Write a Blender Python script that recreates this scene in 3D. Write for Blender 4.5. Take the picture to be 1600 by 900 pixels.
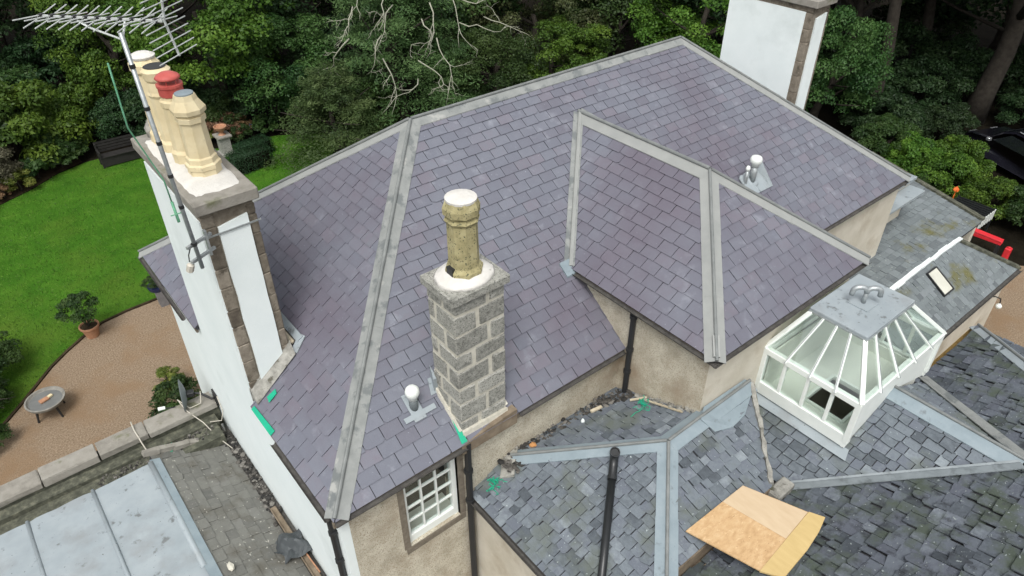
import bpy, math, random
import numpy as np
from mathutils import Vector, Matrix

for o in list(bpy.data.objects): bpy.data.objects.remove(o)
S = bpy.context.scene
COL = S.collection
V = Vector

# ------------------------------------------------------------------ camera
PITCH, YAW, ROLL = 0.633497, 0.890221, -0.003486
CAM = V((-1.6793, -5.4986, 7.4337))
fw = V((math.cos(PITCH)*math.cos(YAW), math.cos(PITCH)*math.sin(YAW), -math.sin(PITCH)))
rt = fw.cross(V((0, 0, 1))).normalized(); up = rt.cross(fw)
rt2 = rt*math.cos(ROLL) + up*math.sin(ROLL); up2 = -rt*math.sin(ROLL) + up*math.cos(ROLL)
cd = bpy.data.cameras.new('camera'); cd.sensor_width = 36; cd.lens = 1123.14*36/1600
cd.clip_start = .05; cd.clip_end = 2000
cam = bpy.data.objects.new('camera', cd); COL.objects.link(cam)
cam.matrix_world = Matrix(((rt2.x, up2.x, -fw.x, CAM.x), (rt2.y, up2.y, -fw.y, CAM.y), (rt2.z, up2.z, -fw.z, CAM.z), (0, 0, 0, 1)))
S.camera = cam

# ------------------------------------------------------------------ world, sun, exposure
SUN_EL, SUN_AZ = math.radians(58), math.radians(224)      # azimuth: compass-like angle the light comes from, in the xy plane from +x
W = bpy.data.worlds.new('World'); S.world = W; W.use_nodes = True
nt = W.node_tree; nt.nodes.clear()
sky = nt.nodes.new('ShaderNodeTexSky'); sky.sky_type = 'NISHITA'; sky.sun_disc = False
sky.sun_elevation = SUN_EL; sky.sun_rotation = math.pi/2 - SUN_AZ
sky.air_density = 1.0; sky.dust_density = 4.0; sky.ozone_density = 1.0
hs = nt.nodes.new('ShaderNodeHueSaturation'); hs.inputs['Saturation'].default_value = .12
bg = nt.nodes.new('ShaderNodeBackground'); bg.inputs['Strength'].default_value = .145
wo = nt.nodes.new('ShaderNodeOutputWorld')
nt.links.new(sky.outputs[0], hs.inputs['Color']); nt.links.new(hs.outputs[0], bg.inputs[0]); nt.links.new(bg.outputs[0], wo.inputs[0])
sl = bpy.data.lights.new('sun', 'SUN'); sl.energy = 1.3; sl.angle = math.radians(25); sl.color = (1, .97, .93)
so = bpy.data.objects.new('sun', sl); COL.objects.link(so)
sd = V((math.cos(SUN_EL)*math.cos(SUN_AZ), math.cos(SUN_EL)*math.sin(SUN_AZ), math.sin(SUN_EL)))
so.rotation_euler = sd.to_track_quat('Z', 'Y').to_euler(); so.location = (0, 0, 30)
S.view_settings.view_transform = 'Standard'; S.view_settings.look = 'None'
S.view_settings.exposure = 0.45; S.view_settings.gamma = 1; S.view_settings.use_curve_mapping = False

GZ = -5.2   # ground level

# ------------------------------------------------------------------ materials
def mat(name, stops, rough=.8, scale=3., detail=6, bump=0., bscale=40., rnd=0., obj_rnd=0., blot=None, blot_scale=1.2, blot_lo=.55, blot_hi=.7,
        speck=None, speck_scale=60, speck_lo=.66, metal=0., stretch=None, spec=.3, blot2=None, blot2_scale=4., blot2_lo=.6, blot2_hi=.7):
    """Colour = noise over a ramp; rnd mixes in the per-piece 'rnd' attribute; blot / speck are stains and flecks."""
    m = bpy.data.materials.new(name); m.use_nodes = True
    t = m.node_tree; N = t.nodes; L = t.links; b = N['Principled BSDF']
    b.inputs['Roughness'].default_value = rough; b.inputs['Metallic'].default_value = metal
    b.inputs['Specular IOR Level'].default_value = spec
    g = N.new('ShaderNodeNewGeometry'); pos = g.outputs['Position']
    if obj_rnd or stretch:
        tc = N.new('ShaderNodeTexCoord'); pos = tc.outputs['Object']
    if stretch:
        mp = N.new('ShaderNodeMapping'); mp.inputs['Scale'].default_value = stretch; L.new(pos, mp.inputs[0]); pos = mp.outputs[0]
    def noise(sc, det=5, off=None):
        n = N.new('ShaderNodeTexNoise'); n.inputs['Scale'].default_value = sc; n.inputs['Detail'].default_value = det
        n.inputs['Roughness'].default_value = .62
        L.new(pos if off is None else off, n.inputs['Vector']); return n
    p2 = None
    if rnd:
        at = N.new('ShaderNodeAttribute'); at.attribute_name = 'rnd'
        ad = N.new('ShaderNodeVectorMath'); ad.operation = 'MULTIPLY_ADD'; ad.inputs[1].default_value = (9, 9, 9)
        L.new(at.outputs['Vector'], ad.inputs[0]); L.new(pos, ad.inputs[2]); p2 = ad.outputs[0]
    n0 = noise(scale, detail, p2)
    fac = n0.outputs['Fac']
    if rnd or obj_rnd:
        mx = N.new('ShaderNodeMix'); mx.inputs[0].default_value = rnd or obj_rnd
        L.new(fac, mx.inputs[2])
        if rnd:
            sp = N.new('ShaderNodeSeparateXYZ'); L.new(at.outputs['Vector'], sp.inputs[0]); L.new(sp.outputs[0], mx.inputs[3])
        else:
            oi = N.new('ShaderNodeObjectInfo'); L.new(oi.outputs['Random'], mx.inputs[3])
        fac = mx.outputs[0]
    cr = N.new('ShaderNodeValToRGB'); e = cr.color_ramp.elements
    while len(e) < len(stops): e.new(.5)
    for i, (q, c) in enumerate(stops): e[i].position = q; e[i].color = (*c, 1)
    L.new(fac, cr.inputs[0]); col = cr.outputs[0]
    def over(col, c, sc, lo, hi, det=5):
        n = noise(sc, det); mr = N.new('ShaderNodeMapRange'); mr.inputs[1].default_value = lo; mr.inputs[2].default_value = hi
        L.new(n.outputs['Fac'], mr.inputs[0])
        mx = N.new('ShaderNodeMix'); mx.data_type = 'RGBA'; L.new(mr.outputs[0], mx.inputs[0]); L.new(col, mx.inputs[6]); mx.inputs[7].default_value = (*c, 1)
        return mx.outputs[2]
    if blot: col = over(col, blot, blot_scale, blot_lo, blot_hi, 7)
    if blot2: col = over(col, blot2, blot2_scale, blot2_lo, blot2_hi, 7)
    if speck: col = over(col, speck, speck_scale, speck_lo, speck_lo+.04, 2)
    L.new(col, b.inputs['Base Color'])
    if bump:
        n = noise(bscale, 4); bp = N.new('ShaderNodeBump'); bp.inputs['Strength'].default_value = 1; bp.inputs['Distance'].default_value = bump
        L.new(n.outputs['Fac'], bp.inputs['Height']); L.new(bp.outputs[0], b.inputs['Normal'])
    return m

def flat(name, c, rough=.6, metal=0, spec=.4):
    return mat(name, [(.3, tuple(x*.9 for x in c)), (.7, tuple(min(1, x*1.08) for x in c))], rough, 8, 4, metal=metal, spec=spec)

def leafmat(name, dark, mid, light):
    m = bpy.data.materials.new(name); m.use_nodes = True
    t = m.node_tree; N = t.nodes; L = t.links; N.clear()
    at = N.new('ShaderNodeAttribute'); at.attribute_name = 'rnd'
    sp = N.new('ShaderNodeSeparateXYZ'); L.new(at.outputs['Vector'], sp.inputs[0])
    cr = N.new('ShaderNodeValToRGB'); e = cr.color_ramp.elements; e.new(.5)
    for i, (q, c) in enumerate(((.0, dark), (.5, mid), (1., light))): e[i].position = q; e[i].color = (*c, 1)
    L.new(sp.outputs[0], cr.inputs[0])
    oi = N.new('ShaderNodeObjectInfo'); h = N.new('ShaderNodeHueSaturation')
    mr = N.new('ShaderNodeMapRange'); mr.inputs[3].default_value = .488; mr.inputs[4].default_value = .52; L.new(oi.outputs['Random'], mr.inputs[0])
    mv = N.new('ShaderNodeMapRange'); mv.inputs[3].default_value = .75; mv.inputs[4].default_value = 1.2; L.new(oi.outputs['Random'], mv.inputs[0])
    L.new(mr.outputs[0], h.inputs['Hue']); L.new(mv.outputs[0], h.inputs['Value']); L.new(cr.outputs[0], h.inputs['Color'])
    d = N.new('ShaderNodeBsdfPrincipled'); d.inputs['Roughness'].default_value = .55; d.inputs['Specular IOR Level'].default_value = .3
    tr = N.new('ShaderNodeBsdfTranslucent'); ms = N.new('ShaderNodeMixShader'); ms.inputs[0].default_value = .3
    L.new(h.outputs[0], d.inputs['Base Color']); L.new(h.outputs[0], tr.inputs[0])
    L.new(d.outputs[0], ms.inputs[1]); L.new(tr.outputs[0], ms.inputs[2])
    ou = N.new('ShaderNodeOutputMaterial'); L.new(ms.outputs[0], ou.inputs[0])
    return m

def glassmat(name, tint=(.8, .9, .88), alpha=.25):
    m = bpy.data.materials.new(name); m.use_nodes = True
    t = m.node_tree; N = t.nodes; L = t.links; N.clear()
    tr = N.new('ShaderNodeBsdfTransparent'); tr.inputs[0].default_value = (*tint, 1)
    gl = N.new('ShaderNodeBsdfGlossy'); gl.inputs['Roughness'].default_value = .04; gl.inputs[0].default_value = (.9, .95, .95, 1)
    lw = N.new('ShaderNodeLayerWeight'); lw.inputs[0].default_value = .5
    pw = N.new('ShaderNodeMath'); pw.operation = 'POWER'; pw.inputs[1].default_value = 4; L.new(lw.outputs['Facing'], pw.inputs[0])
    ad = N.new('ShaderNodeMath'); ad.operation = 'MULTIPLY_ADD'; ad.inputs[1].default_value = .7; ad.inputs[2].default_value = alpha*.15; L.new(pw.outputs[0], ad.inputs[0])
    ms = N.new('ShaderNodeMixShader'); L.new(ad.outputs[0], ms.inputs[0]); L.new(tr.outputs[0], ms.inputs[1]); L.new(gl.outputs[0], ms.inputs[2])
    ou = N.new('ShaderNodeOutputMaterial'); L.new(ms.outputs[0], ou.inputs[0])
    return m

M = {}
M['slate'] = mat('slate_new', [(.0, (0.1084, 0.1085, 0.1336)), (.22, (0.1378, 0.1394, 0.169)), (.42, (0.1423, 0.1506, 0.1822)), (.6, (0.1617, 0.1703, 0.2025)), (.76, (0.1635, 0.1553, 0.1862)), (.9, (0.147, 0.1609, 0.1862)), (1., (0.2067, 0.217, 0.248))],
                 .62, 9, 9, .002, 48, rnd=.6, blot=(0.2755, 0.2901, 0.329), blot_scale=3.4, blot_lo=.58, blot_hi=.85, speck=(0.3674, 0.3836, 0.4252), speck_scale=34, speck_lo=.73, spec=.35,
                 blot2=(0.1148, 0.0992, 0.1255), blot2_scale=.35, blot2_lo=.46, blot2_hi=.74)
M['slate_old'] = mat('slate_old', [(.0, (0.04198, 0.04838, 0.05652)), (.25, (0.08922, 0.1037, 0.118)), (.45, (0.1574, 0.182, 0.2028)), (.6, (0.1207, 0.1359, 0.1622)), (.78, (0.2099, 0.2396, 0.2605)), (1., (0.3464, 0.3859, 0.4055))],
                     .8, 14, 8, .005, 28, rnd=.58, blot=(0.1207, 0.1382, 0.1229), blot_scale=1.5, blot_lo=.52, blot_hi=.68, speck=(0.3988, 0.4493, 0.4547), speck_scale=24, speck_lo=.7, spec=.25)
M['slate_dark'] = mat('slate_mossy', [(.0, (0.02808, 0.03245, 0.0389)), (.3, (0.06552, 0.07605, 0.08809)), (.5, (0.1123, 0.1278, 0.1487)), (.66, (0.08892, 0.09734, 0.1201)), (.82, (0.1591, 0.1805, 0.2036)), (1., (0.2714, 0.2991, 0.3318))],
                     .85, 16, 8, .008, 22, rnd=.58, blot=(0.0702, 0.08619, 0.06864), blot_scale=2.1, blot_lo=.47, blot_hi=.62, speck=(0.2527, 0.2839, 0.286), speck_scale=20, speck_lo=.67, spec=.2,
                     blot2=(0.03744, 0.04157, 0.04805), blot2_scale=5, blot2_lo=.55, blot2_hi=.68)
M['slate_moss'] = mat('slate_far', [(.0, (0.07425, 0.0836, 0.09163)), (.35, (0.1287, 0.1463, 0.1531)), (.6, (0.1683, 0.1933, 0.1994)), (.85, (0.198, 0.2195, 0.2318)), (1., (0.297, 0.3344, 0.3342))],
                     .85, 10, 7, .004, 28, rnd=.5, blot=(0.1287, 0.1254, 0.0539), blot_scale=.9, blot_lo=.53, blot_hi=.64, speck=(0.3564, 0.3866, 0.3557), speck_scale=20, speck_lo=.68)
M['slate_brown'] = mat('slate_side', [(.0, (0.07475, 0.0782, 0.0736)), (.35, (0.1323, 0.1323, 0.1207)), (.6, (0.1667, 0.1667, 0.1495)), (.85, (0.1898, 0.1898, 0.1782)), (1., (0.2875, 0.2875, 0.2645))],
                     .9, 9, 8, .004, 30, rnd=.4, blot=(0.115, 0.1092, 0.092), blot_scale=2.3, blot_lo=.5, blot_hi=.65, speck=(0.414, 0.4025, 0.3565), speck_scale=16, speck_lo=.67)
M['deck'] = flat('roof_underside', (.04, .04, .045), .9)
M['lead'] = mat('lead_weathered', [(.2, (0.184, 0.196, 0.1906)), (.5, (0.2438, 0.2558, 0.2465)), (.8, (0.3036, 0.3128, 0.3023))], .6, 5, 7, .002, 12, blot=(0.1518, 0.1656, 0.1655), blot_scale=3.2, blot_lo=.53, blot_hi=.6, spec=.35,
                blot2=(0.3496, 0.3542, 0.3348), blot2_scale=2.3, blot2_lo=.6, blot2_hi=.66)
M['lead_clean'] = mat('lead_clean', [(.2, (0.23, 0.241, 0.2325)), (.8, (0.322, 0.3312, 0.3162))], .55, 3, 6, .001, 14, spec=.35)
M['lead_roll'] = mat('lead_roll', [(.2, (.12, .13, .128)), (.8, (.235, .248, .24))], .5, 5, 6, .001, 20, spec=.4)
M['lead_blue'] = mat('lead_blue', [(.2, (0.1786, 0.2251, 0.248)), (.5, (0.228, 0.2804, 0.308)), (.8, (0.2812, 0.3318, 0.356))], .5, 3.5, 7, .002, 10, spec=.4, blot=(0.1368, 0.158, 0.168), blot_scale=5.5, blot_lo=.6, blot_hi=.72)
M['lead_grey'] = mat('lead_grey', [(.2, (.16, .185, .195)), (.8, (.26, .29, .305))], .55, 5, 8, .002, 12, blot=(.11, .125, .13), blot_scale=4, blot_lo=.55, blot_hi=.7)
M['lead_pale'] = mat('lead_pale', [(.2, (0.2424, 0.2807, 0.2995)), (.5, (0.2909, 0.3311, 0.3506)), (.8, (0.3394, 0.3779, 0.3944))], .5, 2.2, 8, .002, 8, spec=.4, blot=(0.1386, 0.1511, 0.1534), blot_scale=5., blot_lo=.6, blot_hi=.68, blot2=(0.224, 0.2378, 0.2407), blot2_scale=1.3, blot2_lo=.52, blot2_hi=.75, speck=(0.09696, 0.1008, 0.09495), speck_scale=26, speck_lo=.71)
M['white'] = mat('white_paint', [(.3, (0.7258, 0.79, 0.7811)), (.7, (0.7926, 0.85, 0.8408))], .8, 1.5, 6, .003, 60, spec=.2, blot=(0.6494, 0.71, 0.6965), blot_scale=.8, blot_lo=.58, blot_hi=.75, speck=(0.4775, 0.51, 0.4975), speck_scale=14, speck_lo=.8)
M['white_wood'] = mat('white_joinery', [(.3, (.72, .76, .72)), (.7, (.8, .83, .79))], .45, 4, 5, spec=.4)
M['cream'] = mat('cream_harling', [(.25, (0.366, 0.3224, 0.248)), (.5, (0.549, 0.5084, 0.4092)), (.75, (0.7076, 0.6758, 0.5642))], .95, 3.2, 14, .02, 42, spec=.1, blot=(0.3416, 0.2666, 0.186), blot_scale=1.1, blot_lo=.5, blot_hi=.75, speck=(0.3294, 0.279, 0.2046), speck_scale=75, speck_lo=.56, blot2=(0.2684, 0.2418, 0.1798), blot2_scale=2.4, blot2_lo=.6, blot2_hi=.75)
M['cream_smooth'] = mat('cream_render', [(.25, (0.4928, 0.452, 0.3616)), (.7, (0.6496, 0.6102, 0.5198))], .95, 1.8, 10, .012, 55, spec=.1, blot=(0.3808, 0.3164, 0.226), blot_scale=1.3, blot_lo=.55, blot_hi=.8)
M['stone'] = mat('granite', [(.25, (.1, .1, .088)), (.4, (.25, .25, .225)), (.55, (.34, .34, .305)), (.75, (.43, .425, .385))], .95, 22, 9, .006, 60, rnd=.22, speck=(.1, .1, .09), speck_scale=60, speck_lo=.58, spec=.15, blot=(.11, .112, .1), blot_scale=4.5, blot_lo=.57, blot_hi=.72)
M['stone_brown'] = mat('brown_sandstone', [(.25, (.09, .075, .058)), (.5, (.18, .155, .12)), (.75, (.29, .255, .205))], .95, 12, 8, .006, 45, rnd=.35, blot=(.1, .085, .065), blot_scale=5, blot_lo=.55, blot_hi=.66)
M['coping'] = mat('coping_stone', [(.25, (0.1584, 0.148, 0.1254)), (.5, (0.2592, 0.2442, 0.2128)), (.75, (0.3312, 0.3182, 0.2812))], .95, 6, 9, .006, 40, rnd=.3, blot=(0.144, 0.148, 0.0912), blot_scale=2.5, blot_lo=.56, blot_hi=.68)
M['mortar'] = mat('mortar', [(.3, (.44, .42, .35)), (.7, (.6, .58, .5))], .95, 12, 6, .006, 40)
M['haunch'] = mat('mortar_haunching', [(.3, (.54, .525, .485)), (.7, (.67, .655, .615))], .95, 5, 9, .008, 30, blot=(.33, .31, .27), blot_scale=5, blot_lo=.66, blot_hi=.72)
M['pot_cream'] = mat('cream_clay', [(.3, (.6, .5, .3)), (.7, (.72, .63, .42))], .75, 4, 6, .002, 50, blot=(.42, .36, .24), blot_scale=6, blot_lo=.62, blot_hi=.75)
M['pot_buff'] = mat('lichen_clay', [(.25, (.2, .18, .09)), (.5, (.36, .32, .17)), (.75, (.46, .42, .25))], .9, 7, 8, .004, 60, speck=(.1, .1, .06), speck_scale=35, speck_lo=.6)
M['red'] = mat('red_clay', [(.3, (.4, .07, .06)), (.7, (.55, .13, .11))], .5, 6, 5)
M['terracotta'] = mat('terracotta', [(.3, (.33, .16, .09)), (.7, (.45, .25, .15))], .8, 8, 6, .002, 40)
M['iron'] = flat('black_iron', (.022, .023, .024), .5)
M['black'] = flat('black_plastic', (.018, .02, .021), .35, spec=.5)
M['galv'] = mat('galvanised_steel', [(.3, (.3, .33, .34)), (.7, (.45, .48, .48))], .4, 20, 4, metal=.5)
M['alu'] = flat('aluminium', (.62, .65, .63), .4, metal=.3)
M['dishgrey'] = flat('grey_dish_paint', (.13, .15, .155), .5)
M['cable'] = flat('pale_cable', (.5, .47, .4), .6)
M['green'] = flat('green_membrane', (.01, .36, .21), .6)
M['wood'] = mat('weathered_timber', [(.3, (.13, .1, .07)), (.7, (.26, .21, .15))], .9, 6, 8, .003, 40)
M['woodpale'] = mat('pale_timber', [(.3, (.42, .36, .25)), (.7, (.58, .52, .4))], .85, 6, 6)
M['fascia'] = mat('brown_fascia', [(.3, (.1, .082, .062)), (.7, (.2, .17, .13))], .85, 9, 7, .003, 40)
M['gutter'] = mat('cast_gutter', [(.3, (.045, .042, .04)), (.7, (.1, .095, .085))], .75, 10, 6, .002, 40)
M['brown_gutter'] = mat('rusty_gutter', [(.3, (.16, .105, .035)), (.7, (.27, .18, .06))], .8, 12, 6)
M['ply'] = mat('strand_board', [(.25, (.4, .25, .12)), (.5, (.52, .345, .18)), (.8, (.6, .44, .26))], .8, 9, 8, .001, 40, stretch=(1, 2.2, 1), speck=(.26, .15, .07), speck_scale=30, speck_lo=.68, blot=(.62, .45, .26), blot_scale=14, blot_lo=.6, blot_hi=.66)
M['ply_pale'] = mat('plywood_pale', [(.25, (.5, .375, .24)), (.75, (.58, .46, .31))], .75, 3, 6, .001, 40, stretch=(3, 1, 1))
M['ply_yellow'] = mat('plywood_yellow', [(.25, (.48, .35, .15)), (.75, (.57, .43, .2))], .75, 3, 6, .001, 40, stretch=(4, 1, 1))
M['cloth'] = flat('grey_tarpaulin', (.06, .068, .072), .6)
M['rubble'] = mat('gutter_debris', [(.25, (.025, .025, .024)), (.5, (.07, .065, .058)), (.8, (.2, .19, .17))], .95, 14, 6, .004, 40, rnd=.6)
M['orange'] = mat('orange_stone', [(.3, (.4, .17, .05)), (.7, (.55, .3, .13))], .9, 8, 6, .004, 30)
M['mortar_dirty'] = mat('mortar_dirty', [(.25, (.15, .145, .13)), (.55, (.3, .295, .265)), (.8, (.42, .41, .37))], .95, 9, 8, .01, 25, blot=(.1, .095, .075), blot_scale=7, blot_lo=.55, blot_hi=.65)
M['mossmort'] = mat('moss_mortar', [(.25, (.035, .037, .028)), (.5, (.085, .088, .066)), (.65, (.15, .15, .11)), (.8, (.25, .245, .2))], .95, 9, 8, .008, 30)
M['glass'] = glassmat('pane_glass', (.93, .96, .95), .3)
M['glass_lantern'] = glassmat('lantern_glass', (.955, .985, .97), .45)
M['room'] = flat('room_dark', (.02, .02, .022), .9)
M['plaster'] = mat('lantern_plaster', [(.3, (.66, .68, .62)), (.7, (.74, .76, .7))], .9, 1.5, 6)
M['grass'] = mat('lawn_grass', [(.2, (0.02652, 0.08625, 0.0093)), (.42, (0.0442, 0.1323, 0.01162)), (.6, (0.06078, 0.161, 0.01512)), (.8, (0.09396, 0.1898, 0.02325))], .95, 1.3, 12, .05, 25, blot=(0.08288, 0.1437, 0.0186), blot_scale=.25, blot_lo=.5, blot_hi=.7, spec=.05,
                 speck=(0.1326, 0.1955, 0.0465), speck_scale=14, speck_lo=.66)
M['gravel'] = mat('gravel_chips', [(.25, (.12, .085, .055)), (.45, (.25, .185, .125)), (.6, (.32, .245, .17)), (.8, (.46, .385, .29))], .95, 26, 9, .03, 45, blot=(.26, .175, .105), blot_scale=.7, blot_lo=.5, blot_hi=.66, spec=.1,
                  speck=(.5, .42, .33), speck_scale=30, speck_lo=.7)
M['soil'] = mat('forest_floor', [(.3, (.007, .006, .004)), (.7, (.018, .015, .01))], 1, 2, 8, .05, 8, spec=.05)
M['earth'] = mat('bed_earth', [(.3, (.025, .019, .012)), (.7, (.07, .052, .032))], 1, 4, 8, .05, 15, spec=.05)
M['bark'] = mat('bark', [(.3, (.022, .018, .014)), (.7, (.05, .043, .034))], .95, 5, 8, .02, 12)
M['twig'] = mat('dead_twig', [(.3, (.24, .24, .19)), (.7, (.38, .38, .3))], .9, 5, 5)
M['carpaint'] = mat('dark_car_paint', [(.3, (.008, .008, .012)), (.7, (.012, .012, .018))], .15, 1, 2, spec=.6)
M['carglass'] = flat('dark_car_glass', (.01, .012, .014), .05, spec=.8)
M['chrome'] = flat('bright_trim', (.6, .62, .64), .2, metal=.8)
M['tyre'] = flat('tyre_rubber', (.012, .012, .012), .8)
M['redplastic'] = flat('red_plastic', (.62, .03, .04), .4)
M['bluepot'] = flat('blue_glaze', (.015, .025, .09), .3)
M['greypot'] = mat('grey_planter', [(.3, (.15, .145, .15)), (.7, (.24, .235, .24))], .8, 6, 5)
M['water'] = mat('dull_water', [(.3, (.12, .125, .12)), (.7, (.17, .175, .165))], .35, 5, 5, spec=.5)
M['darkwood'] = mat('dark_bench_timber', [(.3, (.014, .013, .012)), (.7, (.03, .028, .026))], .7, 6, 6)
M['bowl'] = mat('grey_stone_bowl', [(.3, (.17, .165, .145)), (.7, (.28, .27, .24))], .9, 9, 7, .003, 40)
M['opaque_pane'] = mat('skylight_pane', [(.3, (.5, .5, .43)), (.7, (.6, .6, .52))], .3, 3, 4)
LF = {'bright': leafmat('leaf_bright', (.03, .075, .01), (.075, .155, .018), (.14, .235, .03)),
      'mid': leafmat('leaf_mid', (.018, .046, .012), (.042, .088, .02), (.075, .128, .033)),
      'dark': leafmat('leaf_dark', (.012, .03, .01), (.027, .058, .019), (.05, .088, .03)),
      'conifer': leafmat('leaf_conifer', (.035, .07, .022), (.082, .145, .045), (.14, .21, .075)),
      'olive': leafmat('leaf_olive', (.035, .05, .016), (.078, .105, .035), (.15, .17, .075)),
      'dusty': leafmat('leaf_dusty', (.06, .058, .034), (.125, .12, .075), (.2, .185, .125)),
      'yellow': leafmat('leaf_yellow', (.07, .1, .015), (.14, .17, .03), (.24, .23, .05)),
      'rust': leafmat('leaf_rust', (.1, .06, .03), (.2, .11, .06), (.28, .19, .11)),
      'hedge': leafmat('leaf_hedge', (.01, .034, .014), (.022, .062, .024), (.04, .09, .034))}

# ------------------------------------------------------------------ mesh helpers
class MB:
    def __init__(s): s.v = []; s.f = []; s.r = []; s.cur = None
    def add(s, vs, fs, r=None):
        o = len(s.v); s.v += [tuple(x) for x in vs]; s.f += [tuple(i+o for i in f) for f in fs]
        s.r += [r or (.5, .5, .5)]*len(vs)
    def box(s, a, b, r=None, bev=0.):
        (x0, y0, z0), (x1, y1, z1) = a, b
        if x0 > x1: x0, x1 = x1, x0
        if y0 > y1: y0, y1 = y1, y0
        if z0 > z1: z0, z1 = z1, z0
        if not bev:
            s.add([(x0,y0,z0),(x1,y0,z0),(x1,y1,z0),(x0,y1,z0),(x0,y0,z1),(x1,y0,z1),(x1,y1,z1),(x0,y1,z1)],
                  [(3,2,1,0),(4,5,6,7),(0,1,5,4),(1,2,6,5),(2,3,7,6),(3,0,4,7)], r); return
        c = V(((x0+x1)/2, (y0+y1)/2, (z0+z1)/2)); s.obox(c, V(((x1-x0)/2, 0, 0)), V((0, (y1-y0)/2, 0)), V((0, 0, (z1-z0)/2)), r, bev)
    def obox(s, c, ax, ay, az, r=None, bev=0.):
        c = V(c); ax = V(ax); ay = V(ay); az = V(az)
        if not bev:
            P = [c+sx*ax+sy*ay+sz*az for sz in (-1, 1) for sy in (-1, 1) for sx in (-1, 1)]
            s.add(P, [(0,2,3,1),(4,5,7,6),(0,1,5,4),(1,3,7,5),(3,2,6,7),(2,0,4,6)], r); return
        P = []; idx = {}
        L = [ax.length, ay.length, az.length]; A = [ax, ay, az]
        for sz in (-1, 1):
            for sy in (-1, 1):
                for sx in (-1, 1):
                    sg = (sx, sy, sz)
                    for k in range(3):
                        q = c.copy()
                        for j in range(3):
                            q += A[j]*sg[j]*(1 if j == k else max(0, 1-bev/L[j]))
                        idx[(sg, k)] = len(P); P.append(q)
        F = []
        for k in range(3):
            i, j = [(1, 2), (2, 0), (0, 1)][k]
            for sk in (-1, 1):
                loop = []
                for a, b in ((-1,-1),(1,-1),(1,1),(-1,1)):
                    g = [0, 0, 0]; g[k] = sk; g[i] = a; g[j] = b; loop.append(idx[(tuple(g), k)])
                F.append(tuple(loop if sk > 0 else loop[::-1]))
        for k in range(3):
            i, j = [(1, 2), (2, 0), (0, 1)][k]
            for a in (-1, 1):
                for b in (-1, 1):
                    q = []
                    for t, kk in ((-1, i), (1, i), (1, j), (-1, j)):
                        g = [0, 0, 0]; g[k] = t; g[i] = a; g[j] = b; q.append(idx[(tuple(g), kk)])
                    F.append(tuple(q))
        for sg in [(x, y, z) for x in (-1, 1) for y in (-1, 1) for z in (-1, 1)]:
            F.append((idx[(sg, 0)], idx[(sg, 1)], idx[(sg, 2)]))
        s.add(P, F, r)
    def beam(s, p, q, w, h, upv=(0, 0, 1), r=None, bev=0):
        p = V(p); q = V(q); d = (q-p); l = d.length; d /= l; sd_ = d.cross(V(upv)); sd_.normalize(); u_ = sd_.cross(d)
        s.obox((p+q)/2, d*l/2, sd_*w/2, u_*h/2, r, bev)
    def tube(s, pts, rad, n=8, r=None, cap=True):
        pts = [V(p) for p in pts]; m = len(pts)
        if not isinstance(rad, (list, tuple)): rad = [rad]*m
        P = []; F = []; ref = V((0, 0, 1)); prev = None
        for i, p in enumerate(pts):
            d = (pts[min(i+1, m-1)]-pts[max(i-1, 0)]); d.normalize()
            if prev is None:
                a = d.cross(ref if abs(d.z) < .95 else V((1, 0, 0))); a.normalize()
            else:
                a = prev - d*prev.dot(d); a.normalize()
            prev = a; b = d.cross(a)
            for k in range(n):
                t = 2*math.pi*k/n; P.append(p+(a*math.cos(t)+b*math.sin(t))*rad[i])
        for i in range(m-1):
            for k in range(n):
                F.append((i*n+k, i*n+(k+1) % n, (i+1)*n+(k+1) % n, (i+1)*n+k))
        if cap: F.append(tuple(range(n))[::-1]); F.append(tuple((m-1)*n+k for k in range(n)))
        s.add(P, F, r)
    def lathe(s, prof, c=(0, 0, 0), n=16, axis=None, r=None, rot=0.):
        c = V(c); Q = Matrix.Identity(3) if axis is None else V(axis).to_track_quat('Z', 'Y').to_matrix()
        P = []; F = []; m = len(prof)
        for (ra, z) in prof:
            for k in range(n):
                t = 2*math.pi*(k+rot)/n; P.append(c+Q@V((ra*math.cos(t), ra*math.sin(t), z)))
        for i in range(m-1):
            for k in range(n):
                F.append((i*n+k, i*n+(k+1) % n, (i+1)*n+(k+1) % n, (i+1)*n+k))
        F.append(tuple(range(n))[::-1]); F.append(tuple((m-1)*n+k for k in range(n)))
        s.add(P, F, r)
    def prism(s, poly, d, r=None):
        n = len(poly); poly = [V(p) for p in poly]; d = V(d)
        P = poly+[p+d for p in poly]
        F = [tuple(range(n))[::-1], tuple(range(n, 2*n))]+[(i, (i+1) % n, n+(i+1) % n, n+i) for i in range(n)]
        s.add(P, F, r)
    def rock(s, c, sz, rng, r=None):
        c = V(c); P = []
        for k, (x, y, z) in enumerate(((0,0,1),(.9,0,.2),(.3,.85,.3),(-.7,.5,.25),(-.7,-.5,.2),(.3,-.85,.3),(.7,.5,-.5),(-.25,.8,-.5),(-.8,0,-.5),(-.25,-.8,-.5),(.7,-.5,-.5),(0,0,-.8))):
            P.append(c+V((x*sz[0]*rng.uniform(.7, 1.2), y*sz[1]*rng.uniform(.7, 1.2), z*sz[2]*rng.uniform(.7, 1.2))))
        F = [(0,1,2),(0,2,3),(0,3,4),(0,4,5),(0,5,1),(1,6,2),(2,6,7),(2,7,3),(3,7,8),(3,8,4),(4,8,9),(4,9,5),(5,9,10),(5,10,1),(1,10,6),(11,7,6),(11,8,7),(11,9,8),(11,10,9),(11,6,10)]
        s.add(P, F, r or (rng.random(), rng.random(), rng.random()))
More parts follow.
